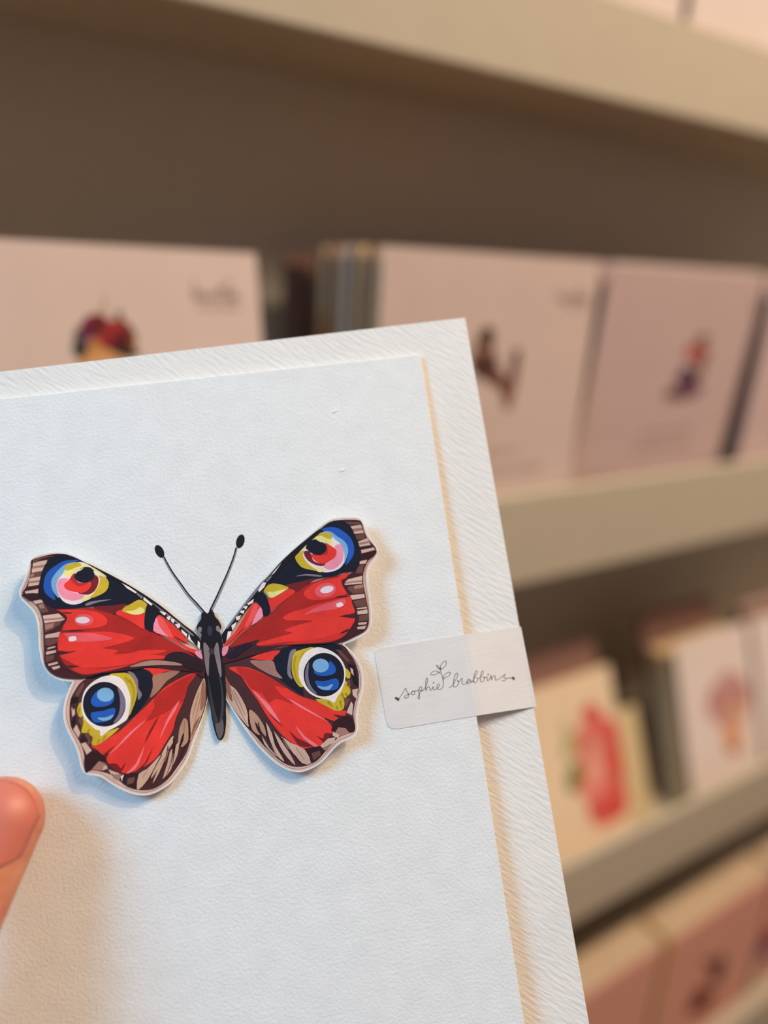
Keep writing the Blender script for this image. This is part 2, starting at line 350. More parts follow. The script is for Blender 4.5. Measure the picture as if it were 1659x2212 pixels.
# bottom shelf: thick stacks, tops seen from above
for x0, lab, art, sd, sl in ((.328, 'dusty rose card at the front of a cream stack, beside the yellow divider', None, 41, 'cream card in the stack behind the plain rose card'),
   (.486, 'dusty rose card with dark red flower sprig, front of a cream stack', [('sprig_print', blobs([(1548, 2098, 15, 30, 12, (112, 64, 60)), (1530, 2080, 12, 10, 0, (150, 96, 78)), (1520, 2150, 24, 20, -30, (132, 62, 46)), (1505, 2175, 22, 16, -20, (120, 54, 40)), (1560, 2075, 8, 14, 0, (96, 58, 62))]))], 42, 'cream card in the stack behind the flower sprig card'),
   (.642, 'dusty rose card with blue flower and pale leaves, front of a cream stack', [('blue_flower_print', blobs([(1650, 2050, 16, 22, 10, (70, 66, 120)), (1666, 2020, 16, 18, 0, (176, 60, 48)), (1620, 2150, 12, 60, 24, (206, 198, 168)), (1640, 2190, 30, 50, 10, (196, 190, 154))]))], 43, 'cream card in the stack behind the blue flower card')):
    front_card('display_card', pose(x0, .268, -.668), .150, .150, 'bc_rose', lab, 'card', art, 'rose cards on the bottom shelf')
    stack('display_card', 9, x0, .2702, -.668, .150, .1515, ['bc_sand'], sl, 'card', sl.replace('cream card in ', ''), .0029, 0, seed=sd, jz=.001, jx=.0006)
bm = box_bm((0, 0, 0), (.0022, .032, .1535), .0003); MAT['divider'] = paper('divider_card', (206, 164, 72), bump=0, scale=300)
o = obj('divider_card', bm, 'divider'); o.matrix_world = pose(.4806, .266, -.668); tag(o, 'thin yellow divider card between two cream stacks on the bottom shelf', 'divider')

# ------------------------------------------------------------------ the envelope behind the held card
CR = loc(908, 766, 0)                               # top right corner of the card
CW, CH = .127, .178
def wenv(v): return -.0010 - .0034 * max(0, (CR.y - v)) / CH
ER = loc(1005, 686, wenv(.07)); ERB = loc(1280, 2212, wenv(-.09))
edir = unit((ERB - ER)); EW, EH = .133, .190
etop = unit((loc(0, 803, wenv(.07)) - ER)); 
en = etop.cross(edir); en = en if en.z > 0 else -en
edir2 = en.cross(etop); edir2 = edir2 if edir2.dot(edir) > 0 else -edir2
EM = CARD_M @ Matrix(((-etop.x, -edir2.x, en.x, ER.x), (-etop.y, -edir2.y, en.y, ER.y), (-etop.z, -edir2.z, en.z, ER.z), (0, 0, 0, 1)))
env = empty('envelope', EM); tag(env, 'ivory felt-textured envelope held behind the butterfly card', 'envelope')
obj('front_sheet', box_bm((-EW, -EH, -.00022), (0, 0, 0), .00008, 1), 'envelope', env)
bm = box_bm((-EW, -EH, -.0010), (0, 0, -.00075), .00008, 1); obj('back_sheet', bm, 'envelope', env)
for lo_, hi_ in (((-EW, -EH, -.0008), (-EW + .0004, 0, -.0002)), ((-.0004, -EH, -.0008), (0, 0, -.0002)), ((-EW, -EH, -.0008), (0, -EH + .0004, -.0002)), ((-EW, -.0004, -.0008), (0, 0, -.0002))):
    obj('folded_edge', box_bm(lo_, hi_), 'envelope', env)
bm = bmesh.new(); fl = [bm.verts.new(p) for p in ((-EW, 0, -.0011), (0, 0, -.0011), (-.03, -.06, -.0013), (-EW + .03, -.06, -.0013))]
bk = [bm.verts.new(v.co + Vector((0, 0, -.0002))) for v in fl]
bm.faces.new(fl); bm.faces.new(bk[::-1])
for i in range(4): bm.faces.new((fl[i], bk[i], bk[(i + 1) % 4], fl[(i + 1) % 4]))
bmesh.ops.recalc_face_normals(bm, faces=bm.faces[:]); obj('flap', bm, 'envelope', env)

# ------------------------------------------------------------------ the held card
card = empty('greeting_card', CARD_M); tag(card, 'white textured greeting card with raised red butterfly wings, held by the thumb', 'card')
ctop = unit(loc(0, 862) - CR); cdn = unit(loc(1150, 2212) - CR); cdn = unit(cdn - ctop * cdn.dot(ctop))
def cc(a, b, w): return CR + ctop * a + cdn * b + Vector((0, 0, w))
def panel(w1, w0, opn=0):
    bm = bmesh.new(); P = []
    n = 24
    for j in range(2):
        for (a, b) in ((0, 0), (CW, 0), (CW, CH), (0, CH)): P.append(bm.verts.new(cc(a, b, (w1, w0)[j] - (opn if a == 0 else 0))))
    for f in ((0, 1, 2, 3), (7, 6, 5, 4), (0, 4, 5, 1), (1, 5, 6, 2), (2, 6, 7, 3), (3, 7, 4, 0)): bm.faces.new([P[i] for i in f])
    bmesh.ops.recalc_face_normals(bm, faces=bm.faces[:])
    bmesh.ops.bevel(bm, geom=bm.edges[:], offset=.00007, segments=1, affect='EDGES'); return bm
obj('front_panel', panel(0, -.0004), 'card', card); obj('back_panel', panel(-.0005, -.0009), 'card', card)
obj('spine', slab([cc(CW, 0, -.0001), cc(CW + .0004, 0, -.0001), cc(CW + .0004, CH, -.0001), cc(CW, CH, -.0001)], Vector((0, 0, 1)), .0007), 'card', card)
# small nicks pressed into the card front
for (x, y, r) in ((724, 888, -20), (740, 1016, -15)):
    p = loc(x, y); bm = bmesh.new(); bmesh.ops.create_uvsphere(bm, u_segments=10, v_segments=6, radius=1)
    bmesh.ops.transform(bm, verts=bm.verts[:], matrix=Matrix.Translation(p) @ Matrix.Rotation(math.radians(-r), 4, 'Z') @ Matrix.Diagonal((.0009, .0003, .00016, 1)))
    obj('nick', bm, 'card', card)

# --- butterfly: pixel crops used when tracing
def C(k):
    ox, oy, s = {1: (20, 1180, .180832), 2: (220, 1180, .180832), 3: (120, 1420, .180832), 4: (300, 1420, .180832), 5: (430, 1110, .180832), 6: (560, 1110, .180832), 7: (470, 1370, .198915), 8: (790, 1320, .241109), 9: (300, 1120, .156721)}[k]
    return lambda pts: [(ox + x * s, oy + y * s) for x, y in pts]
c1, c2, c3, c4, c5, c6, c7, c8, c9 = (C(k) for k in range(1, 10))
NAVY, BLK, MAR, DBR, BRN, MID, TAN = (24, 26, 40), (26, 24, 30), (66, 32, 38), (50, 26, 30), (104, 68, 62), (158, 114, 98), (204, 168, 152)
RED, DRED, PRED, PINK, PALE, WINE = (222, 54, 46), (166, 38, 34), (226, 88, 96), (230, 138, 158), (238, 208, 212), (112, 32, 36)
OCH, PYEL, BLU, LBLU, CREAM, GREY, TAUP = (196, 166, 44), (226, 214, 134), (34, 84, 168), (118, 162, 198), (234, 216, 208), (126, 114, 122), (160, 122, 110)
AXA, AXB = loc(452, 1340), loc(478, 1595)          # the fold line beside the body
adir = unit(AXB - AXA); TILT = .085
def wing_plane(side):
    n0 = Vector((0, 0, 1)); out = Vector((-adir.y, adir.x, 0)); out = out if out.x * side > 0 else -out
    slope = math.atan(TILT); nrm = (n0 * math.cos(slope) - out * math.sin(slope)).normalized()
    return AXA + Vector((0, 0, .00035)), nrm
def wing_place(side):
    p0, nrm = wing_plane(side); e = CARD_I @ EYE
    def f(px, py, h):
        q = loc(px, py); r = q - e; p = p0 + nrm * h
        return e + r * ((p - e).dot(nrm) / r.dot(nrm))
    return f, nrm
OUT_L = c2([(1172, 1090), (1000, 945), (850, 822), (690, 692), (470, 542), (230, 402)]) + c1([(1106, 282), (1000, 228), (870, 158), (780, 112), (700, 84), (560, 68), (400, 88), (300, 118), (255, 158), (230, 220), (210, 300), (185, 380), (150, 460), (122, 520), (122, 580), (150, 640), (210, 700), (270, 760), (310, 830), (335, 920), (345, 1000), (350, 1100), (355, 1200), (370, 1300), (390, 1390), (430, 1470), (480, 1530), (560, 1580), (640, 1605), (740, 1616)]) \
  + c3([(205, 285), (165, 370), (125, 470), (102, 560), (93, 660), (105, 770), (140, 870), (190, 970), (235, 1060), (265, 1140), (285, 1220), (300, 1300), (325, 1355), (360, 1390), (420, 1405), (500, 1415), (570, 1445), (650, 1500), (750, 1560), (860, 1610), (960, 1640), (1080, 1648), (1190, 1618), (1300, 1560), (1400, 1480), (1500, 1350), (1590, 1200)]) \
  + c4([(680, 960), (750, 760), (790, 620), (822, 500), (830, 300), (810, 60)])
OUT_R = c5([(262, 1445), (380, 1275), (530, 1082), (680, 882), (820, 722), (950, 580), (1100, 440), (1290, 272), (1420, 165)]) + c6([(790, 95), (880, 55), (980, 38), (1100, 35), (1180, 42), (1225, 80), (1260, 150), (1290, 230), (1330, 290), (1380, 350), (1410, 410), (1415, 470), (1390, 540), (1340, 600), (1310, 660), (1300, 740), (1305, 840), (1320, 940), (1335, 1040), (1345, 1150), (1345, 1250), (1335, 1330), (1300, 1400), (1240, 1450), (1150, 1500), (1050, 1545)]) \
  + c7([(1375, 112), (1440, 170), (1500, 240), (1550, 330), (1580, 430), (1585, 540), (1570, 640), (1545, 740), (1525, 830), (1520, 920), (1525, 1000), (1518, 1060), (1480, 1110), (1420, 1145), (1340, 1180), (1270, 1240), (1200, 1320), (1120, 1400), (1020, 1460), (920, 1495), (840, 1495), (760, 1475), (660, 1420), (560, 1340), (460, 1240), (370, 1130), (290, 1020), (210, 900), (130, 770), (82, 685), (50, 500), (20, 250)])
def S(pts, k=4): return smooth_closed(pts, k)

def paint_fore_left(p):
    def a(c, pts, k=3): p.poly(S(c1(pts), k), col[c])
    col = globals()
    P = lambda cr, pts, c, k=3: p.poly(S(cr(pts), k) if k > 1 else [Vector(q) for q in cr(pts)], c)
    Q = lambda cr, pts, c: P(cr, pts, c, 1)
    # margin bars on the outer edge
    P(c1, [(275, 160), (420, 115), (560, 90), (700, 105), (480, 160), (430, 230), (395, 300), (370, 400), (360, 480), (350, 570), (400, 640), (450, 690), (560, 745), (660, 800), (690, 860), (650, 940), (620, 1000), (590, 1090), (575, 1200), (590, 1290), (640, 1390), (730, 1470), (850, 1540), (900, 1580), (760, 1585), (620, 1570), (520, 1530), (450, 1460), (420, 1380), (415, 1250), (410, 1100), (405, 980), (395, 870), (350, 740), (280, 665), (190, 600), (160, 550), (205, 480), (240, 380), (260, 280), (262, 200)], MAR)
    for pts, c in (([(285, 190), (455, 165), (440, 215), (280, 240)], TAN), ([(280, 240), (440, 215), (420, 250), (272, 270)], MID), ([(272, 270), (420, 250), (405, 290), (268, 318)], TAN), ([(262, 325), (395, 295), (380, 370), (238, 400)], BRN), ([(255, 335), (300, 325), (292, 360), (245, 372)], MID),
                   ([(240, 385), (375, 360), (360, 460), (225, 480)], TAN), ([(240, 420), (365, 400), (362, 430), (235, 445)], MID), ([(230, 495), (355, 478), (350, 500), (215, 522)], DBR), ([(185, 540), (350, 508), (345, 560), (200, 572)], TAN),
                   ([(280, 655), (385, 635), (405, 670), (315, 692)], TAN), ([(330, 695), (410, 670), (470, 780), (390, 800)], BRN), ([(345, 700), (400, 685), (425, 735), (370, 745)], MID), ([(400, 830), (590, 803), (665, 870), (640, 887), (420, 920)], TAN), ([(408, 868), (645, 848), (660, 868), (412, 890)], MID),
                   ([(420, 925), (630, 890), (600, 940), (560, 960), (520, 990), (430, 1030)], BRN), ([(425, 935), (540, 915), (520, 970), (430, 1000)], MID), ([(430, 1060), (610, 1020), (590, 1085), (430, 1100)], TAN), ([(430, 1112), (590, 1090), (575, 1150), (480, 1190), (430, 1180)], BRN), ([(455, 1215), (550, 1190), (550, 1207), (455, 1234)], TAN),
                   ([(440, 1260), (560, 1240), (555, 1270), (440, 1297)], TAN), ([(430, 1310), (540, 1300), (530, 1350), (440, 1390)], BRN), ([(465, 1405), (575, 1380), (582, 1402), (470, 1432)], TAN), ([(500, 1445), (600, 1425), (608, 1450), (530, 1477)], TAN)): Q(c1, pts, c)
    P(c1, [(150, 575), (345, 562), (400, 640), (330, 628), (250, 652), (200, 622)], DBR)
    # dark base near the body
    P(c1, [(1000, 735), (1270, 815), (1600, 955), (1800, 1060), (2000, 1190), (2160, 1260), (2310, 1330), (2330, 1560), (2200, 1500), (2000, 1480), (1700, 1440), (1500, 1470), (1106, 1520), (900, 1570), (700, 1480), (620, 1380)], MAR)
    # red field
    P(c1, [(560, 755), (700, 752), (850, 748), (1000, 738), (1270, 822), (1600, 962), (1706, 1025), (1900, 1120), (2100, 1240), (2210, 1320), (2000, 1290), (1836, 1350), (1706, 1350), (1536, 1390), (1400, 1440), (1106, 1500), (950, 1532), (850, 1525), (730, 1470), (640, 1380), (590, 1290), (575, 1200), (590, 1080), (620, 1000), (660, 930), (690, 860), (640, 800)], DRED)
    P(c1, [(600, 765), (800, 755), (950, 765), (1080, 800), (1160, 860), (1165, 920), (1100, 958), (950, 982), (800, 992), (642, 1000), (692, 870), (665, 805)], RED)
    P(c1, [(615, 1040), (800, 1030), (1000, 1022), (1200, 1022), (1350, 1050), (1495, 1095), (1400, 1140), (1250, 1182), (1120, 1220), (1306, 1242), (1250, 1290), (1450, 1275), (1586, 1240), (1876, 1240), (1790, 1278), (1666, 1290), (1866, 1312), (1806, 1345), (1606, 1355), (1456, 1405), (1106, 1448), (950, 1448), (850, 1438), (700, 1370), (615, 1310), (580, 1200), (590, 1090)], RED)
    P(c1, [(740, 1452), (900, 1445), (1100, 1462), (1300, 1440), (1456, 1412), (1300, 1462), (1100, 1505), (950, 1528), (850, 1518)], (206, 48, 40))
    P(c1, [(590, 1248), (690, 1258), (800, 1250), (700, 1280), (600, 1298)], MAR); P(c1, [(690, 1425), (830, 1432), (740, 1456)], MAR); P(c1, [(640, 785), (760, 795), (690, 806)], MAR)
    P(c1, [(620, 1012), (760, 1002), (900, 1008), (760, 1020)], MAR)
    p.poly(S(c1(ellipse(890, 882, 115, 72, 0, 12)), 2), PRED); p.poly(S(c1(ellipse(876, 882, 84, 40, 0, 12)), 2), PALE)
    P(c1, [(650, 1045), (800, 1035), (1000, 1040), (1240, 1105), (1000, 1138), (850, 1140), (720, 1140), (705, 1100)], PRED); P(c1, [(715, 1085), (790, 1075), (800, 1122), (716, 1136)], PALE, 2)
    # dark cell with the eye
    P(c1, [(480, 150), (560, 92), (700, 105), (830, 155), (1000, 248), (1200, 352), (1400, 455), (1600, 580), (1640, 640), (1540, 645), (1420, 692), (1300, 707), (1100, 708), (950, 722), (800, 738), (650, 748), (540, 738), (450, 690), (390, 630), (350, 580), (352, 480), (367, 400), (392, 300), (430, 220)], NAVY)
    P(c1, [(1000, 725), (1250, 705), (1400, 690), (1270, 800), (1150, 780)], WINE)
    P(c1, [(830, 165), (740, 165), (640, 180), (540, 240), (450, 320), (413, 420), (415, 520), (460, 590), (550, 642), (525, 540), (510, 420), (570, 310), (670, 230), (770, 195)], BLU)
    P(c1, [(800, 190), (680, 210), (590, 280), (520, 370), (500, 440), (520, 530), (570, 602), (602, 610), (580, 520), (575, 430), (620, 370), (660, 300), (710, 240)], LBLU)
    P(c1, [(860, 188), (760, 205), (690, 235), (640, 330), (580, 400), (565, 480), (590, 580), (650, 660), (740, 695), (830, 688), (900, 655), (1000, 612), (1110, 560), (1175, 490), (1188, 430), (1150, 372), (1060, 310), (960, 230)], PALE)
    P(c1, [(590, 400), (660, 380), (705, 390), (665, 450), (700, 520), (800, 560), (900, 580), (850, 632), (750, 650), (650, 622), (590, 550), (570, 470)], PINK)
    P(c1, [(660, 295), (800, 250), (900, 218), (1000, 250), (1100, 312), (1165, 365), (1100, 345), (950, 262), (850, 262), (780, 322), (710, 362), (655, 352)], PYEL)
    P(c1, [(670, 240), (740, 200), (830, 195), (862, 230), (800, 250), (700, 290), (668, 275)], OCH)
    P(c1, [(1070, 350), (1140, 372), (1190, 432), (1160, 530), (1060, 592), (950, 625), (1000, 570), (1055, 490), (1085, 400)], OCH)
    P(c1, [(870, 652), (880, 612), (960, 582), (945, 640)], PYEL, 2)
    P(c1, [(1010, 345), (1062, 372), (1062, 450), (1022, 530), (950, 577), (870, 572), (825, 555), (930, 520), (965, 470), (955, 425)], WINE)
    P(c1, [(720, 390), (770, 325), (785, 400), (850, 440), (960, 418), (977, 470), (930, 530), (860, 557), (760, 542), (680, 512), (655, 460)], RED)
    P(c1, [(730, 385), (785, 320), (795, 400), (860, 440), (960, 424), (870, 474), (790, 462)], (182, 40, 38))
    P(c1, [(810, 310), (870, 255), (950, 248), (1010, 290), (1015, 370), (960, 422), (880, 437), (810, 412), (773, 360)], NAVY)
    P(c1, [(815, 300), (890, 252), (860, 285)], PYEL, 2); P(c1, [(1000, 298), (1080, 350), (1040, 340)], CREAM, 2)
    P(c1, [(910, 690), (1000, 655), (1230, 633), (1050, 672), (930, 712)], GREY)
    P(c2, [(0, 318), (60, 362), (35, 362), (0, 338)], PYEL, 1)
    P(c1, [(290, 160), (430, 120), (545, 120), (420, 140), (300, 195)], (96, 66, 66))
    # yellow spot, cells next to the body
    P(c2, [(165, 806), (240, 758), (370, 812), (500, 802), (535, 770), (512, 985), (400, 932), (280, 865)], RED)
    P(c1, [(1350, 762), (1450, 690), (1560, 638), (1650, 702), (1622, 790), (1500, 817), (1400, 792)], OCH); P(c1, [(1388, 782), (1500, 762), (1560, 725), (1612, 760), (1592, 800), (1500, 818)], PYEL)
    P(c2, [(680, 822), (800, 900), (950, 1032), (1022, 1155), (930, 1132), (860, 1070), (930, 1150), (1050, 1215), (1160, 1250), (1130, 1295), (900, 1165), (760, 1082), (612, 1012), (635, 900)], RED)
    P(c2, [(655, 850), (690, 960), (790, 1070), (740, 1062), (612, 1005), (630, 900)], PINK); P(c2, [(685, 832), (750, 890), (850, 1080), (790, 1072), (690, 960), (665, 860)], (230, 84, 82))
    P(c2, [(540, 700), (640, 690), (710, 770), (660, 832), (620, 920), (608, 1022), (540, 992), (510, 962), (510, 860)], NAVY)
    P(c2, [(1128, 1245), (1190, 1278), (1198, 1352), (1118, 1292)], PINK, 2)
    P(c2, [(860, 1070), (960, 1140), (1090, 1200), (1160, 1240), (1020, 1160)], MAR)
    # leading edge with cream flecks
    P(c2, [(-200, 190), (0, 288), (230, 408), (470, 552), (690, 700), (850, 830), (1000, 952), (1168, 1090), (1180, 1240), (1130, 1190), (1000, 1062), (850, 922), (690, 812), (600, 722), (470, 632), (300, 502), (100, 372), (0, 312)], BLK, 2)
    P(c2, [(600, 672), (850, 855), (1000, 975), (1095, 1058), (1070, 1062), (900, 922), (650, 722)], GREY, 2)
    for pts, c in (([(240, 440), (330, 488), (422, 550), (400, 562), (300, 502)], CREAM), ([(422, 555), (492, 600), (480, 632), (412, 572)], GREY), ([(500, 603), (606, 690), (592, 712), (496, 640)], CREAM), ([(686, 770), (770, 795), (750, 830), (704, 792)], CREAM), ([(770, 845), (822, 832), (815, 876), (792, 882)], CREAM),
                   ([(832, 858), (872, 880), (858, 922), (824, 890)], CREAM), ([(872, 930), (932, 920), (938, 962), (910, 982)], CREAM), ([(950, 990), (1022, 1050), (1010, 1085), (955, 1030)], CREAM), ([(1040, 1040), (1062, 1110), (1112, 1172), (1028, 1108)], CREAM), ([(1148, 1125), (1172, 1150), (1172, 1232), (1142, 1200)], CREAM)): Q(c2, pts, c)
    P(c2, [(330, 1442), (450, 1392), (600, 1362), (780, 1372), (900, 1390), (982, 1422), (850, 1424), (700, 1418), (480, 1432)], TAUP)
    P(c2, [(800, 1280), (950, 1260), (1100, 1320), (1200, 1400), (1190, 1500), (1000, 1440), (900, 1380), (760, 1345)], (44, 28, 36))

def paint_hind_left(p):
    P = lambda cr, pts, c, k=3: p.poly(S(cr(pts), k) if k > 1 else [Vector(q) for q in cr(pts)], c)
    Q = lambda cr, pts, c: P(cr, pts, c, 1)
    P(c3, [(300, 300), (420, 230), (700, 150), (1000, 110), (1300, 80), (1560, 70), (1770, 60), (1820, 300), (1815, 480), (1740, 740), (1620, 980), (1560, 1150), (1440, 1330), (1340, 1460), (1200, 1560), (1060, 1590), (920, 1570), (780, 1490), (680, 1410), (560, 1370), (440, 1350), (350, 1360), (345, 1200), (310, 1060), (240, 930), (180, 820), (165, 640), (180, 500), (230, 400)], (72, 40, 42))
    P(c3, [(330, 250), (480, 200), (600, 172), (800, 142), (1000, 130), (1100, 170), (1160, 230), (1168, 330), (1130, 440), (1060, 560), (960, 682), (880, 745), (840, 700), (900, 560), (900, 450), (800, 330), (600, 260)], NAVY)
    P(c3, [(860, 168), (930, 188), (982, 270), (992, 370), (1032, 440), (990, 512), (972, 400), (930, 270)], GREY)
    P(c3, [(640, 212), (750, 188), (860, 190), (930, 260), (970, 370), (966, 480), (925, 600), (870, 700), (760, 600), (700, 350)], OCH)
    P(c3, [(260, 612), (300, 535), (330, 640), (380, 760), (450, 830), (560, 900), (640, 880), (760, 842), (680, 922), (560, 1012), (500, 1047), (430, 1042), (440, 960), (375, 905), (308, 892), (330, 765), (268, 690)], OCH)
    P(c3, [(360, 380), (450, 290), (560, 232), (680, 215), (780, 250), (840, 320), (885, 430), (898, 540), (882, 640), (860, 730), (800, 782), (700, 842), (620, 885), (540, 945), (530, 880), (480, 862), (420, 812), (340, 722), (310, 600), (320, 480)], CREAM)
    p.poly(S(c3(ellipse(582, 560, 256, 268, 0, 14)), 3), NAVY)
    P(c3, [(740, 360), (810, 440), (838, 550), (800, 682), (740, 760), (690, 780), (752, 680), (772, 560), (762, 450)], (116, 102, 122))
    P(c3, [(500, 400), (600, 365), (692, 420), (692, 520), (620, 577), (480, 592), (425, 540), (440, 470)], BLU); p.poly(S(c3(ellipse(595, 446, 101, 84, 0, 12)), 2), LBLU)
    P(c3, [(430, 660), (560, 640), (690, 603), (717, 640), (680, 722), (600, 767), (470, 777), (428, 720)], BLU); P(c3, [(500, 722), (600, 717), (692, 683), (650, 742), (560, 757)], LBLU)
    for pts, c in (([(235, 430), (330, 290), (342, 340), (262, 482)], BRN), ([(190, 602), (226, 590), (232, 680), (200, 712)], TAN), ([(212, 862), (250, 800), (297, 902), (272, 962)], TAN), ([(300, 1022), (330, 980), (432, 1112), (372, 1162)], TAN), ([(285, 720), (332, 700), (312, 832), (270, 760)], BRN), ([(330, 922), (400, 900), (432, 1022), (390, 1052)], BRN), ([(205, 590), (225, 570), (230, 600), (200, 640)], DBR), ([(190, 480), (275, 470), (260, 540), (180, 560)], BLK), ([(190, 770), (240, 690), (240, 780), (205, 850)], BLK), ([(285, 1010), (340, 910), (390, 1000), (310, 1030)], DBR)): Q(c3, pts, c)
    # red fan
    P(c3, [(420, 1060), (500, 1045), (640, 962), (800, 852), (950, 702), (1100, 562), (1300, 362), (1500, 242), (1640, 188), (1700, 184), (1600, 310), (1560, 420), (1530, 520), (1440, 722), (1400, 872), (1300, 1042), (1200, 1202), (1050, 1312), (900, 1377), (780, 1375), (735, 1312), (640, 1272), (608, 1212), (635, 1140), (560, 1165), (505, 1110)], RED)
    P(c3, [(1250, 420), (1500, 262), (1690, 190), (1600, 300), (1530, 520), (1440, 562), (1350, 642), (1230, 702), (1080, 762), (1180, 602), (1175, 500)], (180, 40, 35))
    for pts in ([(1482, 510), (1400, 620), (1320, 770), (1240, 985), (1330, 800), (1430, 640)], [(1090, 735), (900, 885), (740, 1055), (635, 1170), (790, 1030), (930, 890)], [(1065, 1050), (960, 1270), (848, 1385), (900, 1370), (990, 1280)]): P(c3, pts, (232, 118, 124), 2)
    for pts in ([(1165, 1070), (1060, 1270), (900, 1400), (1000, 1360), (1100, 1240)], [(710, 1050), (560, 1170), (620, 1150)], [(640, 1272), (740, 1275), (780, 1330), (842, 1245), (780, 1380), (700, 1340)], [(1240, 690), (1150, 880), (1060, 1030), (1130, 860)]): P(c3, pts, (118, 30, 34), 2)
    P(c3, [(1165, 212), (1300, 182), (1505, 128), (1450, 202), (1330, 282), (1230, 402), (1130, 482), (1162, 350)], (158, 112, 92)); P(c3, [(1045, 130), (1200, 128), (1455, 130), (1250, 188), (1172, 212), (1120, 160)], RED)
    P(c3, [(345, 1202), (450, 1118), (560, 1160), (610, 1245), (520, 1232), (430, 1322), (362, 1377)], DBR)
    for pts, c in (([(430, 1342), (520, 1238), (605, 1272), (560, 1352)], MID), ([(575, 1300), (612, 1288), (622, 1330), (560, 1352)], TAN), ([(630, 1338), (765, 1388), (740, 1405), (660, 1392)], TAN), ([(680, 1402), (790, 1392), (760, 1472), (700, 1442)], MID), ([(778, 1422), (816, 1400), (792, 1482)], CREAM)): Q(c3, pts, c)
    P(c3, [(830, 1400), (1000, 1382), (975, 1500), (940, 1572), (800, 1505)], DBR, 2); Q(c3, [(862, 1442), (950, 1432), (930, 1500), (850, 1522)], BRN)
    P(c4, [(735, 320), (785, 250), (800, 420), (790, 560), (740, 722), (660, 902), (612, 992), (618, 900), (610, 700), (640, 560), (690, 420)], (194, 154, 130)); P(c4, [(775, 260), (800, 400), (788, 560), (735, 640), (742, 500), (755, 350)], (152, 102, 82), 2); P(c4, [(735, 700), (660, 880), (625, 960), (650, 820)], (140, 90, 70), 2)
    P(c4, [(540, 728), (582, 762), (592, 902), (582, 1012), (500, 1072), (542, 912), (500, 1002), (465, 1072), (480, 872), (510, 782)], (176, 132, 108)); P(c4, [(540, 890), (530, 1000), (490, 1070), (500, 980)], DBR, 2)
    for pts in ([(405, 935), (412, 1012), (330, 1132), (250, 1292), (170, 1420), (145, 1432), (220, 1262), (320, 1062)], [(350, 1090), (330, 1202), (240, 1382), (165, 1510), (200, 1402), (270, 1232)], [(405, 1100), (402, 1232), (382, 1342), (285, 1455), (340, 1272), (370, 1132)], [(480, 1020), (462, 1162), (400, 1290), (420, 1132), (440, 1052)], [(0, 1392), (100, 1332), (240, 1182), (270, 1172), (200, 1302), (120, 1442), (60, 1522), (0, 1575), (-25, 1560)]): P(c4, pts, (196, 158, 136), 2)
    hair(p, c4, [[(415, 960), (405, 1100), (385, 1250), (330, 1400), (280, 1470)], [(350, 1060), (320, 1200), (240, 1390), (160, 1530)], [(275, 1160), (200, 1300), (110, 1460), (20, 1570)], [(440, 1030), (425, 1130), (405, 1260)], [(600, 780), (612, 960), (560, 1050), (500, 1180), (430, 1330), (330, 1450)]], DBR, 2.2, 1.0)
    hair(p, c4, [[(760, 300), (735, 480), (700, 640), (660, 800)], [(720, 420), (680, 560), (640, 720)], [(545, 760), (540, 880)], [(110, 1340), (40, 1440)], [(300, 1200), (250, 1300)]], (150, 106, 88), 1.2, .6)
    hair(p, c3, [[(335, 760), (300, 840)], [(385, 895), (340, 965)], [(440, 945), (420, 1035)], [(405, 855), (365, 925)], [(520, 980), (500, 1040)], [(600, 930), (560, 1000)], [(290, 600), (268, 690)]], (112, 80, 40), 1.6, .5)
    hair(p, c3, [[(880, 260), (930, 360), (935, 470), (910, 560)], [(830, 230), (880, 300)]], (160, 130, 40), 1.6, .8)

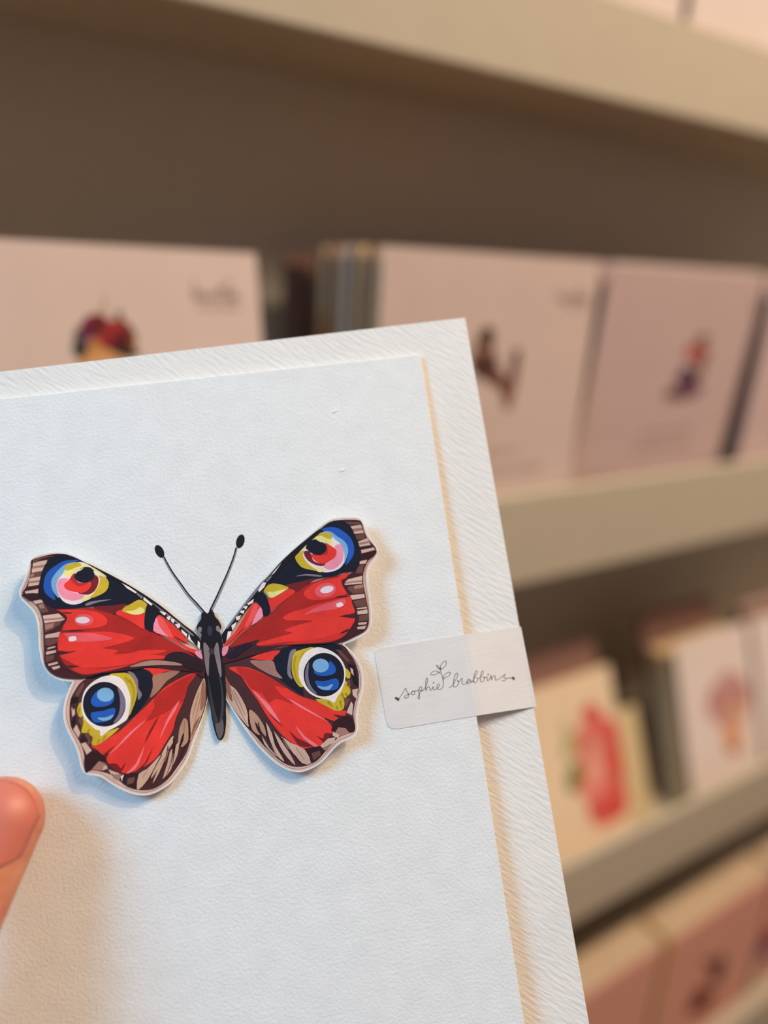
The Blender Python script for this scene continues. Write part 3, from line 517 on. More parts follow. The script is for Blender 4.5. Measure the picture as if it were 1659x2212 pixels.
def hair(p, cr, lines, c, w0=2.0, w1=.7):
    for l in lines: p.stroke(cr(l), c, w0, w1, k=4)
def paint_fore_right(p):
    P = lambda cr, pts, c, k=3: p.poly(S(cr(pts), k) if k > 1 else [Vector(q) for q in cr(pts)], c)
    Q = lambda cr, pts, c: P(cr, pts, c, 1)
    P(c6, [(860, 95), (980, 72), (1180, 75), (1225, 110), (1250, 200), (1290, 290), (1370, 380), (1395, 430), (1380, 490), (1300, 560), (1260, 650), (1240, 740), (1245, 850), (1270, 980), (1295, 1110), (1305, 1230), (1300, 1330), (1260, 1400), (1150, 1460), (1000, 1530), (880, 1545), (1000, 1440), (1080, 1360), (1130, 1250), (1140, 1150), (1080, 980), (1000, 880), (985, 800), (1050, 740), (1130, 680), (1190, 600), (1200, 440), (1140, 250), (1060, 130)], MAR)
    for pts, c in (([(980, 96), (1200, 98), (1222, 130), (1050, 122)], BRN), ([(1070, 152), (1215, 130), (1230, 165), (1090, 182)], TAN), ([(1090, 186), (1230, 165), (1240, 197), (1105, 207)], MID), ([(1105, 212), (1240, 197), (1250, 227), (1120, 242)], TAN), ([(1140, 257), (1250, 235), (1272, 292), (1160, 312)], BRN), ([(1180, 332), (1290, 290), (1332, 372), (1200, 392)], TAN), ([(1190, 345), (1300, 325), (1315, 348), (1198, 372)], MID),
                   ([(1205, 405), (1332, 388), (1310, 417), (1210, 422)], DBR), ([(1215, 432), (1368, 400), (1382, 430), (1225, 472)], TAN), ([(1200, 567), (1290, 545), (1272, 592), (1200, 602)], TAN), ([(1180, 622), (1250, 600), (1232, 702), (1150, 712)], BRN), ([(1060, 782), (1230, 740), (1230, 832), (1010, 852), (1030, 812)], TAN), ([(1030, 815), (1230, 790), (1230, 812), (1020, 838)], MID), ([(1060, 872), (1240, 842), (1250, 942), (1120, 952), (1060, 902)], BRN), ([(1130, 860), (1240, 842), (1246, 880), (1140, 900)], MID),
                   ([(1085, 972), (1255, 955), (1262, 1002), (1110, 1027)], TAN), ([(1120, 1042), (1270, 1010), (1285, 1108), (1160, 1110)], BRN), ([(1165, 1127), (1285, 1110), (1287, 1130), (1170, 1142)], TAN), ([(1170, 1162), (1290, 1140), (1295, 1190), (1175, 1202)], TAN), ([(1190, 1217), (1300, 1200), (1300, 1270), (1190, 1287)], BRN), ([(1180, 1302), (1285, 1290), (1280, 1320), (1185, 1327)], TAN), ([(1168, 1352), (1280, 1335), (1260, 1376), (1175, 1378)], TAN)): Q(c6, pts, c)
    P(c6, [(1195, 485), (1300, 470), (1398, 440), (1380, 492), (1300, 532), (1210, 545)], DBR)
    P(c5, [(300, 1659), (340, 1600), (520, 1430), (760, 1250), (860, 1180), (1150, 930), (1400, 800), (1700, 760), (1760, 1000), (1850, 1200), (1780, 1430), (1600, 1540), (1300, 1560), (1000, 1580), (800, 1640), (600, 1700), (400, 1760), (280, 1780)], MAR)
    P(c5, [(360, 1590), (520, 1440), (760, 1255), (860, 1185), (1150, 935), (1400, 802), (1600, 755), (1719, 722), (1790, 700), (1760, 762), (1700, 800), (1719, 900), (1800, 980), (1829, 1080), (1860, 1180), (1850, 1290), (1780, 1410), (1700, 1480), (1570, 1530), (1370, 1547), (1100, 1560), (760, 1580), (680, 1560), (720, 1500), (500, 1560)], DRED)
    P(c6, [(540, 930), (640, 840), (780, 790), (960, 770), (990, 850), (1040, 952), (940, 980), (850, 1010), (700, 1030), (600, 1020), (545, 980)], RED); P(c6, [(960, 745), (1070, 703), (1030, 770), (960, 790), (900, 800)], RED, 2)
    P(c6, [(280, 1240), (400, 1170), (550, 1128), (700, 1078), (900, 1028), (1078, 982), (1110, 1080), (1140, 1180), (1000, 1215), (1140, 1245), (1110, 1332), (1050, 1402), (960, 1430), (800, 1480), (600, 1512), (300, 1532), (0, 1572), (-10, 1545), (200, 1480), (400, 1422), (300, 1392), (450, 1332), (640, 1280), (500, 1272), (350, 1272)], RED)
    P(c6, [(1050, 1410), (980, 1480), (850, 1522), (650, 1542), (300, 1552), (600, 1505), (900, 1440)], (206, 48, 40))
    P(c6, [(955, 1225), (1050, 1205), (1145, 1188), (1140, 1245), (1050, 1238)], MAR, 2); P(c6, [(900, 1000), (1000, 975), (1075, 985), (990, 1000)], MAR, 2); P(c6, [(960, 1425), (1060, 1375), (1080, 1390), (1000, 1425)], MAR, 2)
    p.poly(S(c6(ellipse(790, 912, 130, 84, -15, 12)), 2), PRED); p.poly(S(c6(ellipse(808, 903, 82, 42, -14, 12)), 2), PALE)
    P(c6, [(530, 1210), (650, 1130), (850, 1060), (1020, 1015), (1020, 1080), (930, 1132), (750, 1162), (600, 1192)], PRED); P(c6, [(920, 1075), (980, 1055), (1006, 1095), (935, 1116)], PALE, 2)
    # eye cell
    P(c6, [(740, 170), (850, 95), (980, 80), (1060, 120), (1110, 180), (1140, 250), (1180, 340), (1200, 440), (1202, 540), (1190, 612), (1130, 682), (1000, 702), (900, 742), (750, 762), (600, 792), (400, 852), (300, 852), (110, 825), (200, 700), (300, 578), (420, 452), (560, 320)], NAVY)
    P(c6, [(310, 852), (450, 820), (660, 770), (600, 822), (450, 932), (410, 912), (350, 882)], WINE)
    P(c6, [(740, 190), (820, 160), (920, 165), (1020, 220), (1100, 300), (1132, 400), (1120, 500), (1035, 615), (1055, 500), (1040, 400), (970, 300), (890, 240), (820, 212)], BLU)
    P(c6, [(760, 215), (850, 210), (930, 268), (1020, 330), (1062, 420), (1042, 530), (1005, 600), (1000, 480), (985, 400), (890, 320), (840, 270)], LBLU)
    P(c6, [(640, 280), (740, 225), (840, 232), (900, 300), (970, 360), (1008, 440), (1018, 540), (990, 622), (920, 672), (830, 697), (740, 692), (600, 655), (500, 600), (428, 530), (470, 460), (560, 380)], PALE)
    P(c6, [(430, 532), (460, 470), (535, 438), (522, 500), (570, 580), (640, 640), (710, 682), (600, 665), (500, 632)], OCH)
    P(c6, [(590, 310), (680, 258), (740, 268), (860, 300), (872, 382), (800, 352), (700, 302), (600, 325)], PYEL); P(c6, [(680, 270), (740, 228), (830, 225), (872, 265), (860, 297), (800, 290), (740, 260)], OCH)
    P(c6, [(680, 650), (750, 638), (762, 692), (700, 692)], PYEL, 2); Q(c6, [(440, 472), (470, 430), (570, 372), (550, 410)], PYEL)
    P(c6, [(900, 390), (960, 360), (1000, 410), (1008, 480), (990, 570), (920, 642), (840, 667), (765, 625), (830, 580), (900, 520), (920, 450)], PINK)
    P(c6, [(535, 450), (600, 445), (620, 490), (650, 560), (720, 590), (795, 588), (760, 622), (680, 612), (600, 572), (548, 512)], WINE)
    P(c6, [(780, 345), (870, 390), (922, 440), (910, 510), (850, 560), (780, 597), (700, 582), (650, 542), (615, 478), (720, 490), (800, 440)], RED); P(c6, [(790, 360), (820, 420), (810, 480), (740, 500), (640, 490), (720, 480), (790, 430)], (182, 40, 38))
    P(c6, [(555, 402), (600, 330), (680, 303), (760, 340), (807, 390), (790, 452), (720, 492), (640, 477), (580, 432)], NAVY); Q(c6, [(680, 300), (760, 335), (740, 340), (690, 315)], PYEL)
    P(c6, [(430, 747), (560, 718), (742, 735), (720, 752), (560, 738)], GREY, 2)
    P(c6, [(108, 1000), (200, 990), (340, 900), (432, 930), (330, 1012), (200, 1112), (125, 1165)], RED)
    P(c6, [(58, 912), (130, 838), (230, 838), (300, 858), (352, 890), (250, 942), (150, 992), (88, 962)], OCH); P(c6, [(100, 932), (180, 930), (260, 910), (322, 902), (220, 972), (150, 1002), (110, 982)], PYEL)
    P(c5, [(655, 1065), (735, 1110), (765, 1222), (620, 1335), (500, 1435), (340, 1565), (295, 1570), (420, 1422), (530, 1250)], RED)
    P(c5, [(735, 1110), (762, 1200), (745, 1242), (630, 1332), (680, 1200)], PINK, 2); P(c5, [(660, 1075), (705, 1110), (660, 1230), (590, 1335), (545, 1345), (610, 1200)], (230, 84, 82), 2)
    P(c5, [(720, 920), (790, 970), (832, 1060), (852, 1182), (775, 1225), (750, 1130), (700, 1070), (640, 1020)], NAVY); P(c5, [(430, 1470), (540, 1350), (480, 1430), (340, 1560)], MAR, 2)
    P(c5, [(270, 1440), (400, 1272), (550, 1082), (700, 882), (830, 742), (960, 592), (1110, 447), (1290, 297), (1440, 180), (1450, 225), (1300, 350), (1170, 485), (1000, 645), (850, 805), (760, 925), (650, 1055), (500, 1240), (400, 1390), (300, 1560), (280, 1500)], BLK, 2)
    P(c5, [(350, 1365), (500, 1160), (650, 978), (785, 800), (760, 800), (600, 990), (450, 1190), (338, 1342)], GREY, 2)
    for pts, c in (([(920, 660), (985, 585), (900, 705), (850, 742)], CREAM), ([(850, 740), (872, 750), (812, 812), (790, 800)], GREY), ([(760, 820), (802, 818), (782, 872), (718, 936), (706, 912)], CREAM), ([(575, 1072), (655, 1015), (642, 1062), (588, 1090)], CREAM), ([(520, 1110), (582, 1098), (562, 1145)], CREAM), ([(490, 1160), (545, 1150), (532, 1192), (498, 1184)], CREAM), ([(440, 1230), (502, 1210), (482, 1262), (448, 1275)], CREAM), ([(385, 1335), (450, 1288), (432, 1342), (398, 1390)], CREAM), ([(345, 1405), (388, 1400), (372, 1462), (325, 1518)], CREAM)): Q(c5, pts, c)
    P(c5, [(278, 1600), (352, 1578), (332, 1665), (280, 1700)], PINK, 2)
    P(c5, [(340, 1690), (450, 1600), (560, 1545), (640, 1560), (560, 1620), (420, 1720)], (36, 28, 42))

def paint_hind_right(p):
    P = lambda cr, pts, c, k=3: p.poly(S(cr(pts), k) if k > 1 else [Vector(q) for q in cr(pts)], c)
    Q = lambda cr, pts, c: P(cr, pts, c, 1)
    P(c7, [(40, 260), (200, 190), (450, 130), (800, 90), (1100, 90), (1340, 110), (1430, 200), (1500, 320), (1535, 450), (1530, 620), (1490, 760), (1475, 880), (1490, 1040), (1420, 1075), (1300, 1130), (1200, 1240), (1080, 1370), (960, 1430), (840, 1440), (740, 1410), (640, 1340), (520, 1230), (400, 1090), (300, 990), (200, 850), (110, 690), (70, 480)], (72, 40, 42))
    P(c7, [(600, 280), (640, 220), (700, 160), (850, 128), (1000, 108), (1200, 105), (1350, 148), (1200, 300), (950, 400), (930, 600), (935, 672), (850, 622), (740, 542), (660, 472), (610, 372)], NAVY)
    P(c7, [(795, 180), (855, 168), (805, 280), (795, 400), (812, 492), (758, 430), (768, 280)], GREY)
    P(c7, [(830, 210), (900, 170), (1045, 143), (1000, 250), (950, 370), (960, 500), (930, 570), (880, 560), (820, 460), (803, 340)], OCH)
    P(c7, [(1380, 500), (1430, 560), (1442, 640), (1385, 700), (1370, 805), (1300, 835), (1200, 792), (1060, 708), (1200, 700), (1280, 640), (1350, 560)], OCH); P(c7, [(1385, 365), (1442, 420), (1432, 482), (1380, 450)], OCH, 2)
    P(c7, [(950, 200), (1060, 145), (1170, 155), (1280, 210), (1360, 300), (1390, 400), (1380, 520), (1340, 622), (1300, 682), (1265, 745), (1210, 715), (1100, 692), (1000, 642), (930, 562), (885, 470), (880, 370), (900, 280)], CREAM)
    p.poly(S(c7(ellipse(1155, 440, 221, 237, 0, 14)), 3), NAVY)
    P(c7, [(992, 300), (952, 400), (960, 520), (1010, 612), (1085, 655), (1012, 560), (985, 450)], (116, 102, 122))
    P(c7, [(1050, 390), (1200, 320), (1222, 288), (1282, 360), (1272, 420), (1180, 452), (1080, 442)], BLU); p.poly(S(c7(ellipse(1120, 340, 89, 75, 0, 12)), 2), LBLU)
    P(c7, [(1058, 508), (1150, 512), (1280, 480), (1317, 520), (1300, 592), (1200, 612), (1110, 592)], BLU); P(c7, [(1080, 560), (1170, 572), (1255, 538), (1212, 602), (1130, 597)], LBLU)
    for pts, c in (([(1280, 165), (1330, 170), (1440, 290), (1400, 295)], BRN), ([(1410, 320), (1490, 340), (1530, 570), (1480, 540)], BLK), ([(1440, 360), (1470, 380), (1480, 450), (1450, 420)], TAN), ([(1400, 490), (1440, 500), (1450, 570), (1410, 550)], BRN), ([(1462, 602), (1525, 590), (1508, 702), (1468, 662)], TAN), ([(1400, 850), (1450, 730), (1472, 762), (1462, 882)], TAN), ([(1370, 690), (1442, 700), (1390, 802)], BRN)): Q(c7, pts, c)
    P(c7, [(125, 372), (200, 352), (330, 362), (480, 420), (620, 500), (760, 592), (900, 672), (1060, 722), (1200, 792), (1300, 835), (1392, 826), (1380, 885), (1260, 872), (1312, 912), (1275, 945), (1150, 905), (1222, 970), (1252, 1040), (1222, 1092), (1160, 1080), (1145, 1135), (1075, 1105), (1152, 1182), (1080, 1222), (960, 1242), (860, 1212), (720, 1112), (620, 1002), (520, 862), (450, 742), (380, 642), (310, 542), (250, 452)], RED)
    P(c7, [(200, 362), (400, 392), (620, 502), (740, 590), (620, 560), (700, 662), (830, 762), (640, 702), (560, 742), (480, 642), (380, 602), (300, 502)], (180, 40, 35))
    for pts in ([(375, 598), (470, 680), (570, 780), (685, 965), (590, 880), (470, 730)], [(770, 700), (900, 768), (1210, 955), (1000, 850), (860, 770)], [(845, 990), (950, 1110), (1085, 1205), (1040, 1215), (930, 1130)]): P(c7, pts, (232, 118, 124), 2)
    for pts in ([(775, 1045), (870, 1130), (1045, 1215), (900, 1220), (840, 1150)], [(560, 860), (640, 930), (720, 1010), (620, 930)], [(1070, 1090), (1140, 1145), (1165, 1075), (1235, 1085), (1160, 1170)]): P(c7, pts, (118, 30, 34), 2)
    P(c7, [(350, 290), (480, 285), (600, 290), (640, 400), (705, 482), (580, 442), (450, 372)], (156, 110, 100)); P(c7, [(350, 262), (550, 190), (685, 178), (612, 250), (590, 282)], RED, 2); P(c7, [(255, 252), (400, 170), (560, 120), (800, 120), (650, 152), (450, 212)], TAUP, 2)
    P(c7, [(1300, 922), (1400, 888), (1472, 930), (1492, 1042), (1430, 1065), (1350, 1002), (1240, 1055), (1260, 962)], DBR)
    for pts, c in (([(1310, 1010), (1390, 1020), (1432, 1072), (1320, 1112), (1270, 1082)], MID), ([(1250, 1060), (1322, 1090), (1310, 1132), (1250, 1102)], TAN), ([(1200, 1132), (1282, 1120), (1260, 1182), (1140, 1235), (1115, 1212)], TAN), ([(1130, 1240), (1230, 1200), (1180, 1270)], MID)): Q(c7, pts, c)
    P(c7, [(945, 1250), (1110, 1222), (1152, 1282), (1060, 1385), (1000, 1352)], DBR, 2); Q(c7, [(1020, 1292), (1110, 1262), (1122, 1312), (1040, 1372)], BRN)
    P(c7, [(82, 455), (130, 545), (200, 602), (280, 732), (322, 842), (342, 1005), (260, 922), (170, 802), (110, 682)], (196, 158, 138)); P(c7, [(82, 445), (130, 560), (165, 725), (130, 705), (98, 600)], (140, 88, 74), 2)
    P(c7, [(350, 818), (430, 880), (510, 1010), (522, 1112), (430, 995), (462, 1095), (380, 1042), (345, 902)], (176, 132, 110)); P(c7, [(405, 950), (450, 1010), (470, 1090), (430, 1040)], DBR, 2)
    for pts in ([(525, 955), (592, 1082), (622, 1202), (700, 1332), (722, 1385), (620, 1292), (560, 1132)], [(610, 1050), (720, 1202), (800, 1322), (845, 1425), (760, 1342), (680, 1222)], [(690, 1110), (800, 1182), (945, 1250), (1015, 1402), (920, 1402), (850, 1322), (760, 1232)], [(480, 1100), (560, 1232), (645, 1325), (600, 1312), (520, 1222)]): P(c7, pts, (196, 158, 140), 2)
    hair(p, c7, [[(605, 1060), (660, 1230), (760, 1400)], [(700, 1125), (800, 1270), (900, 1400)], [(520, 970), (560, 1140), (640, 1320)], [(335, 800), (345, 1000), (440, 1110), (560, 1260), (720, 1400)], [(440, 960), (470, 1060)]], DBR, 2.2, 1.0)
    hair(p, c7, [[(120, 520), (180, 680), (260, 860), (320, 980)], [(170, 600), (240, 740), (300, 880)], [(850, 1230), (940, 1360)]], (150, 106, 90), 1.2, .6)
    hair(p, c7, [[(1390, 640), (1440, 700)], [(1350, 640), (1380, 720)], [(1400, 540), (1450, 600)], [(1200, 730), (1250, 790)], [(1290, 780), (1310, 830)], [(1330, 720), (1350, 800)]], (112, 80, 40), 1.6, .5)
    hair(p, c7, [[(850, 230), (830, 340), (850, 460), (890, 540)], [(940, 190), (890, 270)]], (160, 130, 40), 1.6, .8)

for side, out, pf, ph, lab in ((-1, OUT_L, paint_fore_left, paint_hind_left, 'wing_left'), (1, OUT_R, paint_fore_right, paint_hind_right, 'wing_right')):
    place, nrm = wing_place(side); dense = S(out, 3)
    wing = obj('wing', slab([place(q.x, q.y, 0) for q in dense], nrm, .00028), 'cutout', card)
    p = Print(place); p.poly(inset(dense, 2.2), (214, 182, 168)); p.poly(inset(dense, 6.0), (120, 78, 70)); p.poly(inset(dense, 7.0), (206, 170, 154)); h0 = p.h
    obj('wing_border', p.build('wing_border', nrm), None, wing)
    p = Print(place, start=h0); ph(p); h1 = p.h; obj('hindwing_print', p.build('hindwing_print', nrm), None, wing)
    p = Print(place, start=h1); pf(p); obj('forewing_print', p.build('forewing_print', nrm), None, wing)

# body and feelers, printed on the card; the body lies over the wing roots
def body_place(px, py, h): return loc(px, py, .00075 + h)
body_out = S(c2([(1190, 800), (1225, 790), (1250, 806), (1280, 790), (1330, 782), (1348, 835), (1400, 900), (1426, 970), (1402, 1012), (1420, 1070), (1440, 1200), (1456, 1350), (1470, 1500)]) + c4([(1032, 250), (1042, 400), (1036, 600), (1040, 750), (1030, 880), (1010, 960), (970, 990), (935, 960), (900, 860), (870, 720), (850, 580), (822, 450), (800, 250), (782, 50)]) + c2([(1205, 1300), (1182, 1150), (1190, 1045), (1150, 1032), (1130, 990), (1145, 930), (1185, 870)]), 3)
body = obj('butterfly_body', slab([loc(q.x, q.y, .00075) for q in body_out], Vector((0, 0, 1)), .00075), 'ink', card)
p = Print(body_place); p.poly(inset(body_out, .3), BLK)
for e, c in (((1168, 1000, 26, 40, 15), GREY), ((1388, 985, 24, 38, -15), GREY), ((1290, 1010, 30, 60, 0), (52, 52, 64))): p.poly(S(c2(ellipse(*e, 10)), 2), c)
for cr, pts, c in ((c2, [(1215, 1150), (1290, 1232), (1282, 1350), (1272, 1562), (1232, 1400)], (130, 112, 114)), (c2, [(1372, 1150), (1397, 1200), (1430, 1500), (1412, 1562), (1360, 1350), (1340, 1240)], (130, 112, 114)), (c2, [(1280, 1230), (1345, 1230), (1330, 1290), (1290, 1290)], (70, 48, 56)),
                   (c4, [(830, 240), (860, 400), (910, 640), (950, 770), (905, 800), (870, 640), (840, 420)], (58, 56, 62)), (c4, [(960, 240), (985, 400), (985, 600), (960, 770), (1005, 720), (1012, 500), (990, 300)], (60, 58, 64)), (c4, [(912, 802), (960, 782), (1002, 740), (1012, 882), (972, 972), (940, 932)], (96, 88, 90))): p.poly(S(cr(pts), 3), c)
obj('body_print', p.build('body_print', Vector((0, 0, 1))), None, body)
def flat_place(px, py, h): return loc(px, py, h)
for club, stalk in (((285, 455, 56, 96, -28), [(340, 530), (400, 650), (480, 780), (580, 920), (680, 1060), (780, 1170), (885, 1290), (920, 1330)]), ((1398, 315, 57, 98, 16), [(1348, 400), (1310, 540), (1235, 740), (1165, 900), (1090, 1070), (1000, 1260), (985, 1320)])):
    p = Print(flat_place, start=8e-6); p.stroke(c9(stalk), BLK, 5.2, 8.4)
    dx = -6 if club[0] < 800 else 9
    p.stroke(c9([(x + dx, y + (6 if dx < 0 else 3)) for x, y in stalk[:-1]]), (146, 136, 146), 2.2, 4.6)
    p.poly(S(c9(ellipse(*club, 12)), 2), BLK)
    obj('antenna', p.build('antenna', Vector((0, 0, 1))), None, card)

# ------------------------------------------------------------------ the seal sticker
ICARD = CARD_I @ EM
def edge_u(v):                                       # u of the card's right edge at height v
    q = CR + cdn * ((CR.y - v) / -cdn.y); return q.x
def envedge_u(v): return (ER + edir2 * ((ER.y - v) / -edir2.y)).x
def w_env_at(u, v):
    return (ER.dot(en) - u * en.x - v * en.y) / en.z
def stick_w(u, v):
    a, b = edge_u(v) + .0006, envedge_u(v)
    if u <= a: return .00006
    t = min(1, (u - a) / (b - a)); return .00006 + (w_env_at(b, v) + .00014 - .00006) * t
def stick_place(px, py, h=0):
    w = .00006
    for _ in range(6): q = loc(px, py, w); w = stick_w(q.x, q.y)
    q = loc(px, py, w + h); return q
so = c8([(1530, 855), (1280, 893), (1040, 930), (660, 993), (285, 1055)]) + c8([(235, 1052), (200, 1025), (184, 985)]) + c8([(150, 790), (115, 590), (82, 405)]) + c8([(84, 365), (108, 338), (160, 326)]) + c8([(390, 288), (640, 247), (900, 206), (1390, 141)])
bm = bmesh.new()
# strips across the sticker so that it can bend over the card's edge
cols = [80, 88, 100, 120, 150, 190, 240, 290, 400, 520, 640, 760, 840, 880, 920, 960, 1000, 1040, 1080, 1130, 1200, 1280, 1360, 1420, 1480, 1530]
def clip_cols(poly, x0, x1):
    def half(pl, xx, keep_right):
        out = []
        for i in range(len(pl)):
            a, b = pl[i - 1], pl[i]; ia, ib = (a[0] >= xx) == keep_right, (b[0] >= xx) == keep_right
            if ia != ib: t = (xx - a[0]) / (b[0] - a[0]); out.append((xx, a[1] + (b[1] - a[1]) * t))
            if ib: out.append(b)
        return out
    return half(half(poly, x0, True), x1, False)
poly8 = [((x - 790) / .241109, (y - 1320) / .241109) for x, y in so]
# shear so that columns follow the card's edge direction
sh = lambda p: (p[0] - .196 * p[1], p[1]); ush = lambda p: (p[0] + .196 * p[1], p[1])
polyS = [sh(p) for p in poly8]; xs = sorted(p[0] for p in polyS)
N = 40
for i in range(N):
    q = clip_cols(polyS, xs[0] + (xs[-1] - xs[0]) * i / N, xs[0] + (xs[-1] - xs[0]) * (i + 1) / N)
    if len(q) >= 3: bm.faces.new([bm.verts.new(stick_place(*c8([ush(a)])[0])) for a in q])
# wrap round to the back of the envelope
e0, e1 = stick_place(*c8([(1390, 141)])[0]), stick_place(*c8([(1530, 855)])[0]); dn = Vector((en.x, en.y, en.z))
b0, b1 = e0 - dn * .0019, e1 - dn * .0019; inn = etop * .014
o_ = -etop * .0002
bm.faces.new([bm.verts.new(q) for q in (e0, e1, e1 + o_ - dn * .0009, e0 + o_ - dn * .0009)]); bm.faces.new([bm.verts.new(q) for q in (e0 + o_ - dn * .0009, e1 + o_ - dn * .0009, b1, b0)]); bm.faces.new([bm.verts.new(q) for q in (b0, b1, b1 + inn, b0 + inn)])
bmesh.ops.remove_doubles(bm, verts=bm.verts[:], dist=2e-6)
bmesh.ops.recalc_face_normals(bm, faces=bm.faces[:])
st = empty('seal_sticker', CARD_M); tag(st, 'pale seal sticker with handwritten name and leaf sprig, joining card to envelope', 'sticker')
so_ = obj('sticker_strip', bm, 'sticker', st); md = so_.modifiers.new('thickness', 'SOLIDIFY'); md.thickness = .00007; md.offset = 0
p = Print(lambda x, y, h: stick_place(x, y, h + 7e-5), step=1e-6, start=6e-6)
INK = (74, 70, 66); lw = .95
for stk in ([(298, 782), (330, 738), (358, 690), (366, 716), (384, 742), (378, 772), (356, 780), (350, 762), (374, 748), (402, 742), (420, 716), (440, 724), (438, 745), (418, 748), (412, 730), (428, 716), (456, 716), (472, 706)],
            [(472, 704), (480, 740), (484, 780), (472, 784), (470, 764), (486, 730), (502, 706), (502, 682), (484, 682), (480, 704), (500, 716), (524, 700), (548, 650), (554, 612), (544, 600), (538, 640), (540, 712), (548, 690), (566, 676), (574, 692), (580, 710), (596, 694), (604, 676), (608, 704), (624, 702), (642, 690), (662, 670), (654, 652), (638, 672), (642, 696), (664, 702), (684, 690), (696, 660), (694, 620), (684, 580), (674, 545), (666, 512)],
            [(670, 560), (645, 540), (610, 538), (580, 566), (618, 570), (650, 552), (666, 548)], [(692, 612), (704, 572), (732, 552), (758, 548), (748, 578), (712, 596), (694, 614)], [(668, 524), (676, 480), (700, 452), (722, 450), (714, 490), (690, 514), (668, 524)], [(666, 522), (644, 508), (634, 484), (652, 494), (666, 520)],
            [(746, 686), (776, 668), (804, 620), (824, 576), (816, 554), (798, 580), (786, 640), (788, 676), (812, 676), (832, 648), (822, 618), (836, 632), (852, 616), (858, 602), (866, 612), (864, 648), (884, 656), (906, 640), (934, 614), (916, 612), (904, 638), (918, 652), (942, 620), (944, 642), (962, 622), (984, 580), (1000, 546), (986, 536), (972, 580), (968, 628), (984, 640), (1004, 618), (994, 592)],
            [(1000, 606), (1024, 596), (1050, 560), (1052, 536), (1038, 544), (1028, 590), (1030, 628), (1050, 632), (1064, 606), (1054, 590), (1074, 594), (1086, 586), (1090, 622), (1104, 618), (1124, 574), (1126, 616), (1140, 586), (1160, 580), (1162, 616), (1184, 612), (1218, 590), (1252, 564), (1236, 592), (1258, 608), (1240, 626), (1216, 618)], [(1240, 600), (1270, 602), (1312, 598)]):
    p.stroke(c8(stk), INK, lw, k=5)
for e in ((283, 786, 22, 11, 25), (272, 778, 14, 8, 0), (290, 795, 10, 8, 0), (1320, 598, 14, 10, 0), (1327, 606, 9, 12, 0), (609, 640, 6, 6, 0), (1098, 567, 7, 6, 0), (668, 516, 8, 10, 0)): p.poly(c8(ellipse(*e, 10)), INK)
obj('name_print', p.build('name_print', Vector((0, 0, 1))), None, st)

# ------------------------------------------------------------------ the hand
mm = .001
T0 = loc(0, 1772, .0082); TD = unit((.458, .889, -.30)); TX = unit((.889, -.458, 0)); TU = TX.cross(TD)
hb = bmesh.new()
def ball(c, rx, ry=None, rz=None, basis=None):
    ry = rx if ry is None else ry; rz = rx if rz is None else rz
    m = Matrix.Translation(c) @ (basis.to_4x4() if basis else Matrix.Identity(4)) @ Matrix.Diagonal((rx, ry, rz, 1))
    bmesh.ops.create_icosphere(hb, subdivisions=3, radius=1, matrix=m)
TB = Matrix((TX, TD, TU)).transposed()
# last joint of the thumb: a rounded, slightly flattened tip
for t, a, b in [(x, 8.9 + .05 * max(0, -x) * .4, 7.0 + .05 * max(0, -x)) for x in (0, -3, -6, -9, -12, -15, -18, -21, -24, -27)]:
    ball(T0 + TD * t * mm, a * mm, 8.8 * mm, b * mm, TB)
def chain(pts, step=3.0):
    for (p, r), (q, s) in zip(pts, pts[1:]):
        p, q = Vector(p), Vector(q); n = max(2, int((q - p).length / (step * mm)))
        for i in range(n + 1): ball(p.lerp(q, i / n), (r + (s - r) * i / n) * mm)
def L3(u, v, w): return Vector((u * mm, v * mm, w * mm))
IP = T0 + TD * -28 * mm
MCP = L3(-88, -98, 20); CMC = L3(-116, -134, -6)
chain([(IP, 9.2), (IP.lerp(MCP, .5), 9.0), (MCP, 11.5), (MCP.lerp(CMC, .5), 14), (CMC, 16)])
wrist = L3(-140, -168, -12)
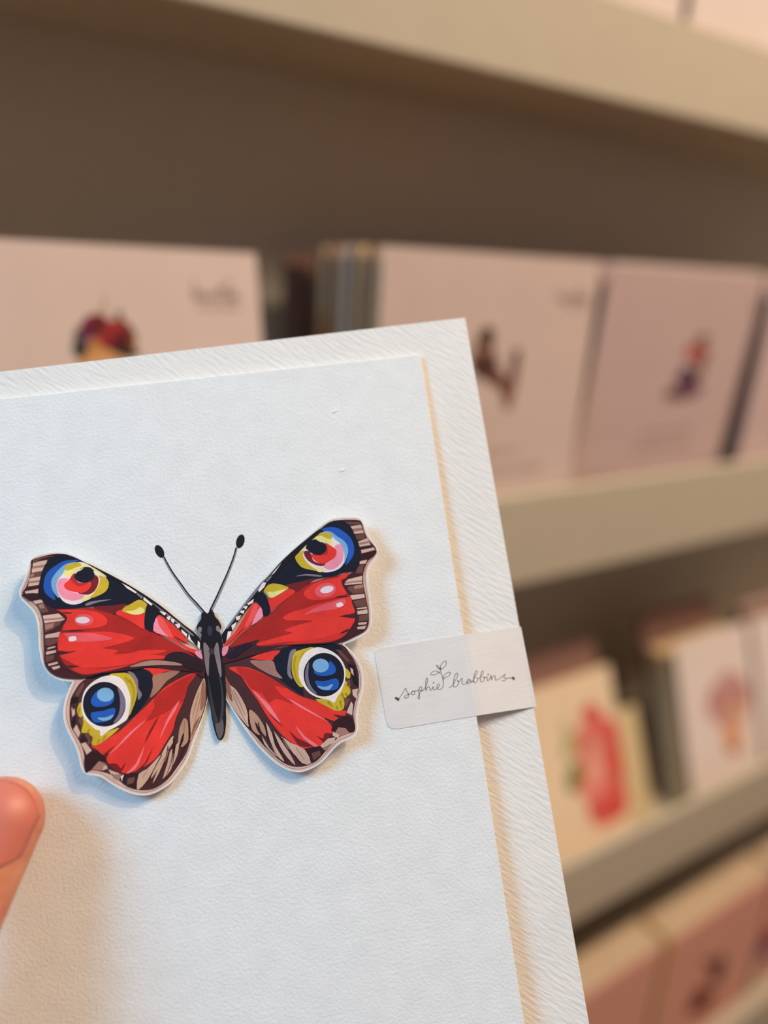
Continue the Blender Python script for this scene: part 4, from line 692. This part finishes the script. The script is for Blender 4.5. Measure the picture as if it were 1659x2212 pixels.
fingers = [[(-108, -62, -27, 10), (-78, -44, -24, 9), (-55, -34, -17, 8.2), (-36, -28, -14.0, 7.4)],
           [(-113, -82, -29, 10.5), (-79, -64, -25, 9.2), (-52, -55, -18, 8.4), (-30, -50, -14.8, 7.6)],
           [(-115, -102, -28, 10), (-83, -86, -25, 8.8), (-58, -78, -18.5, 8), (-38, -73, -15.2, 7.2)],
           [(-114, -120, -25, 9), (-90, -107, -23, 7.8), (-70, -100, -18, 7), (-55, -96, -15.6, 6.4)]]
for fg in fingers:
    chain([(L3(*q[:3]), q[3]) for q in fg]); chain([(L3(*fg[0][:3]), fg[0][3] + 1), (wrist + L3(0, 0, -4), 17)])
chain([(CMC, 16), (wrist, 20), (L3(-200, -260, -6), 25), (L3(-270, -370, 8), 32)], 5)
hand = obj('hand', hb, 'skin'); hand.matrix_world = CARD_M
tag(hand, 'bare left hand gripping the butterfly card, thumb on its front', 'hand')
rm = hand.modifiers.new('skin', 'REMESH'); rm.mode = 'VOXEL'; rm.voxel_size = .0009; rm.use_smooth_shade = True
sm = hand.modifiers.new('smooth', 'SMOOTH'); sm.factor = .5; sm.iterations = 6
def nail(name, c, fwd, side, up, a, b, l0, l1, hw, lift):
    """curved plate on the back of a fingertip: a, b the section radii, l0..l1 along the finger"""
    bm = bmesh.new(); nu, nv = 14, 16; G = []
    for j in range(nv + 1):
        t = j / nv; row = []
        for i in range(nu + 1):
            s = -1 + 2 * i / nu; x = s * hw
            yb = l0 + .0052 * abs(s) ** 2.4; yt = l1 - .0046 * abs(s) ** 2.4; yy = yb + (yt - yb) * t
            end = max(0, yy) / .0088; bb = b * math.sqrt(max(.05, 1 - min(.95, end * end)))
            aa = a * math.sqrt(max(.05, 1 - min(.95, end * end)))
            z = bb * math.sqrt(max(.02, 1 - min(.98, (x / aa) ** 2)))
            row.append(bm.verts.new(c + fwd * yy + side * x + up * (z + lift)))
        G.append(row)
    for j in range(nv):
        for i in range(nu): bm.faces.new((G[j][i], G[j][i + 1], G[j + 1][i + 1], G[j + 1][i]))
    for f in bm.faces: f.smooth = True
    bm.normal_update()
    o = obj(name, bm, 'nail', hand); md = o.modifiers.new('thickness', 'SOLIDIFY'); md.thickness = .0005; md.offset = 0
    o['label'] = 'short pink thumb nail'; return o
nail('thumb_nail', T0, TD, TX, TU, .0089, .0070, -.0098, .0074, .0077, .0000)
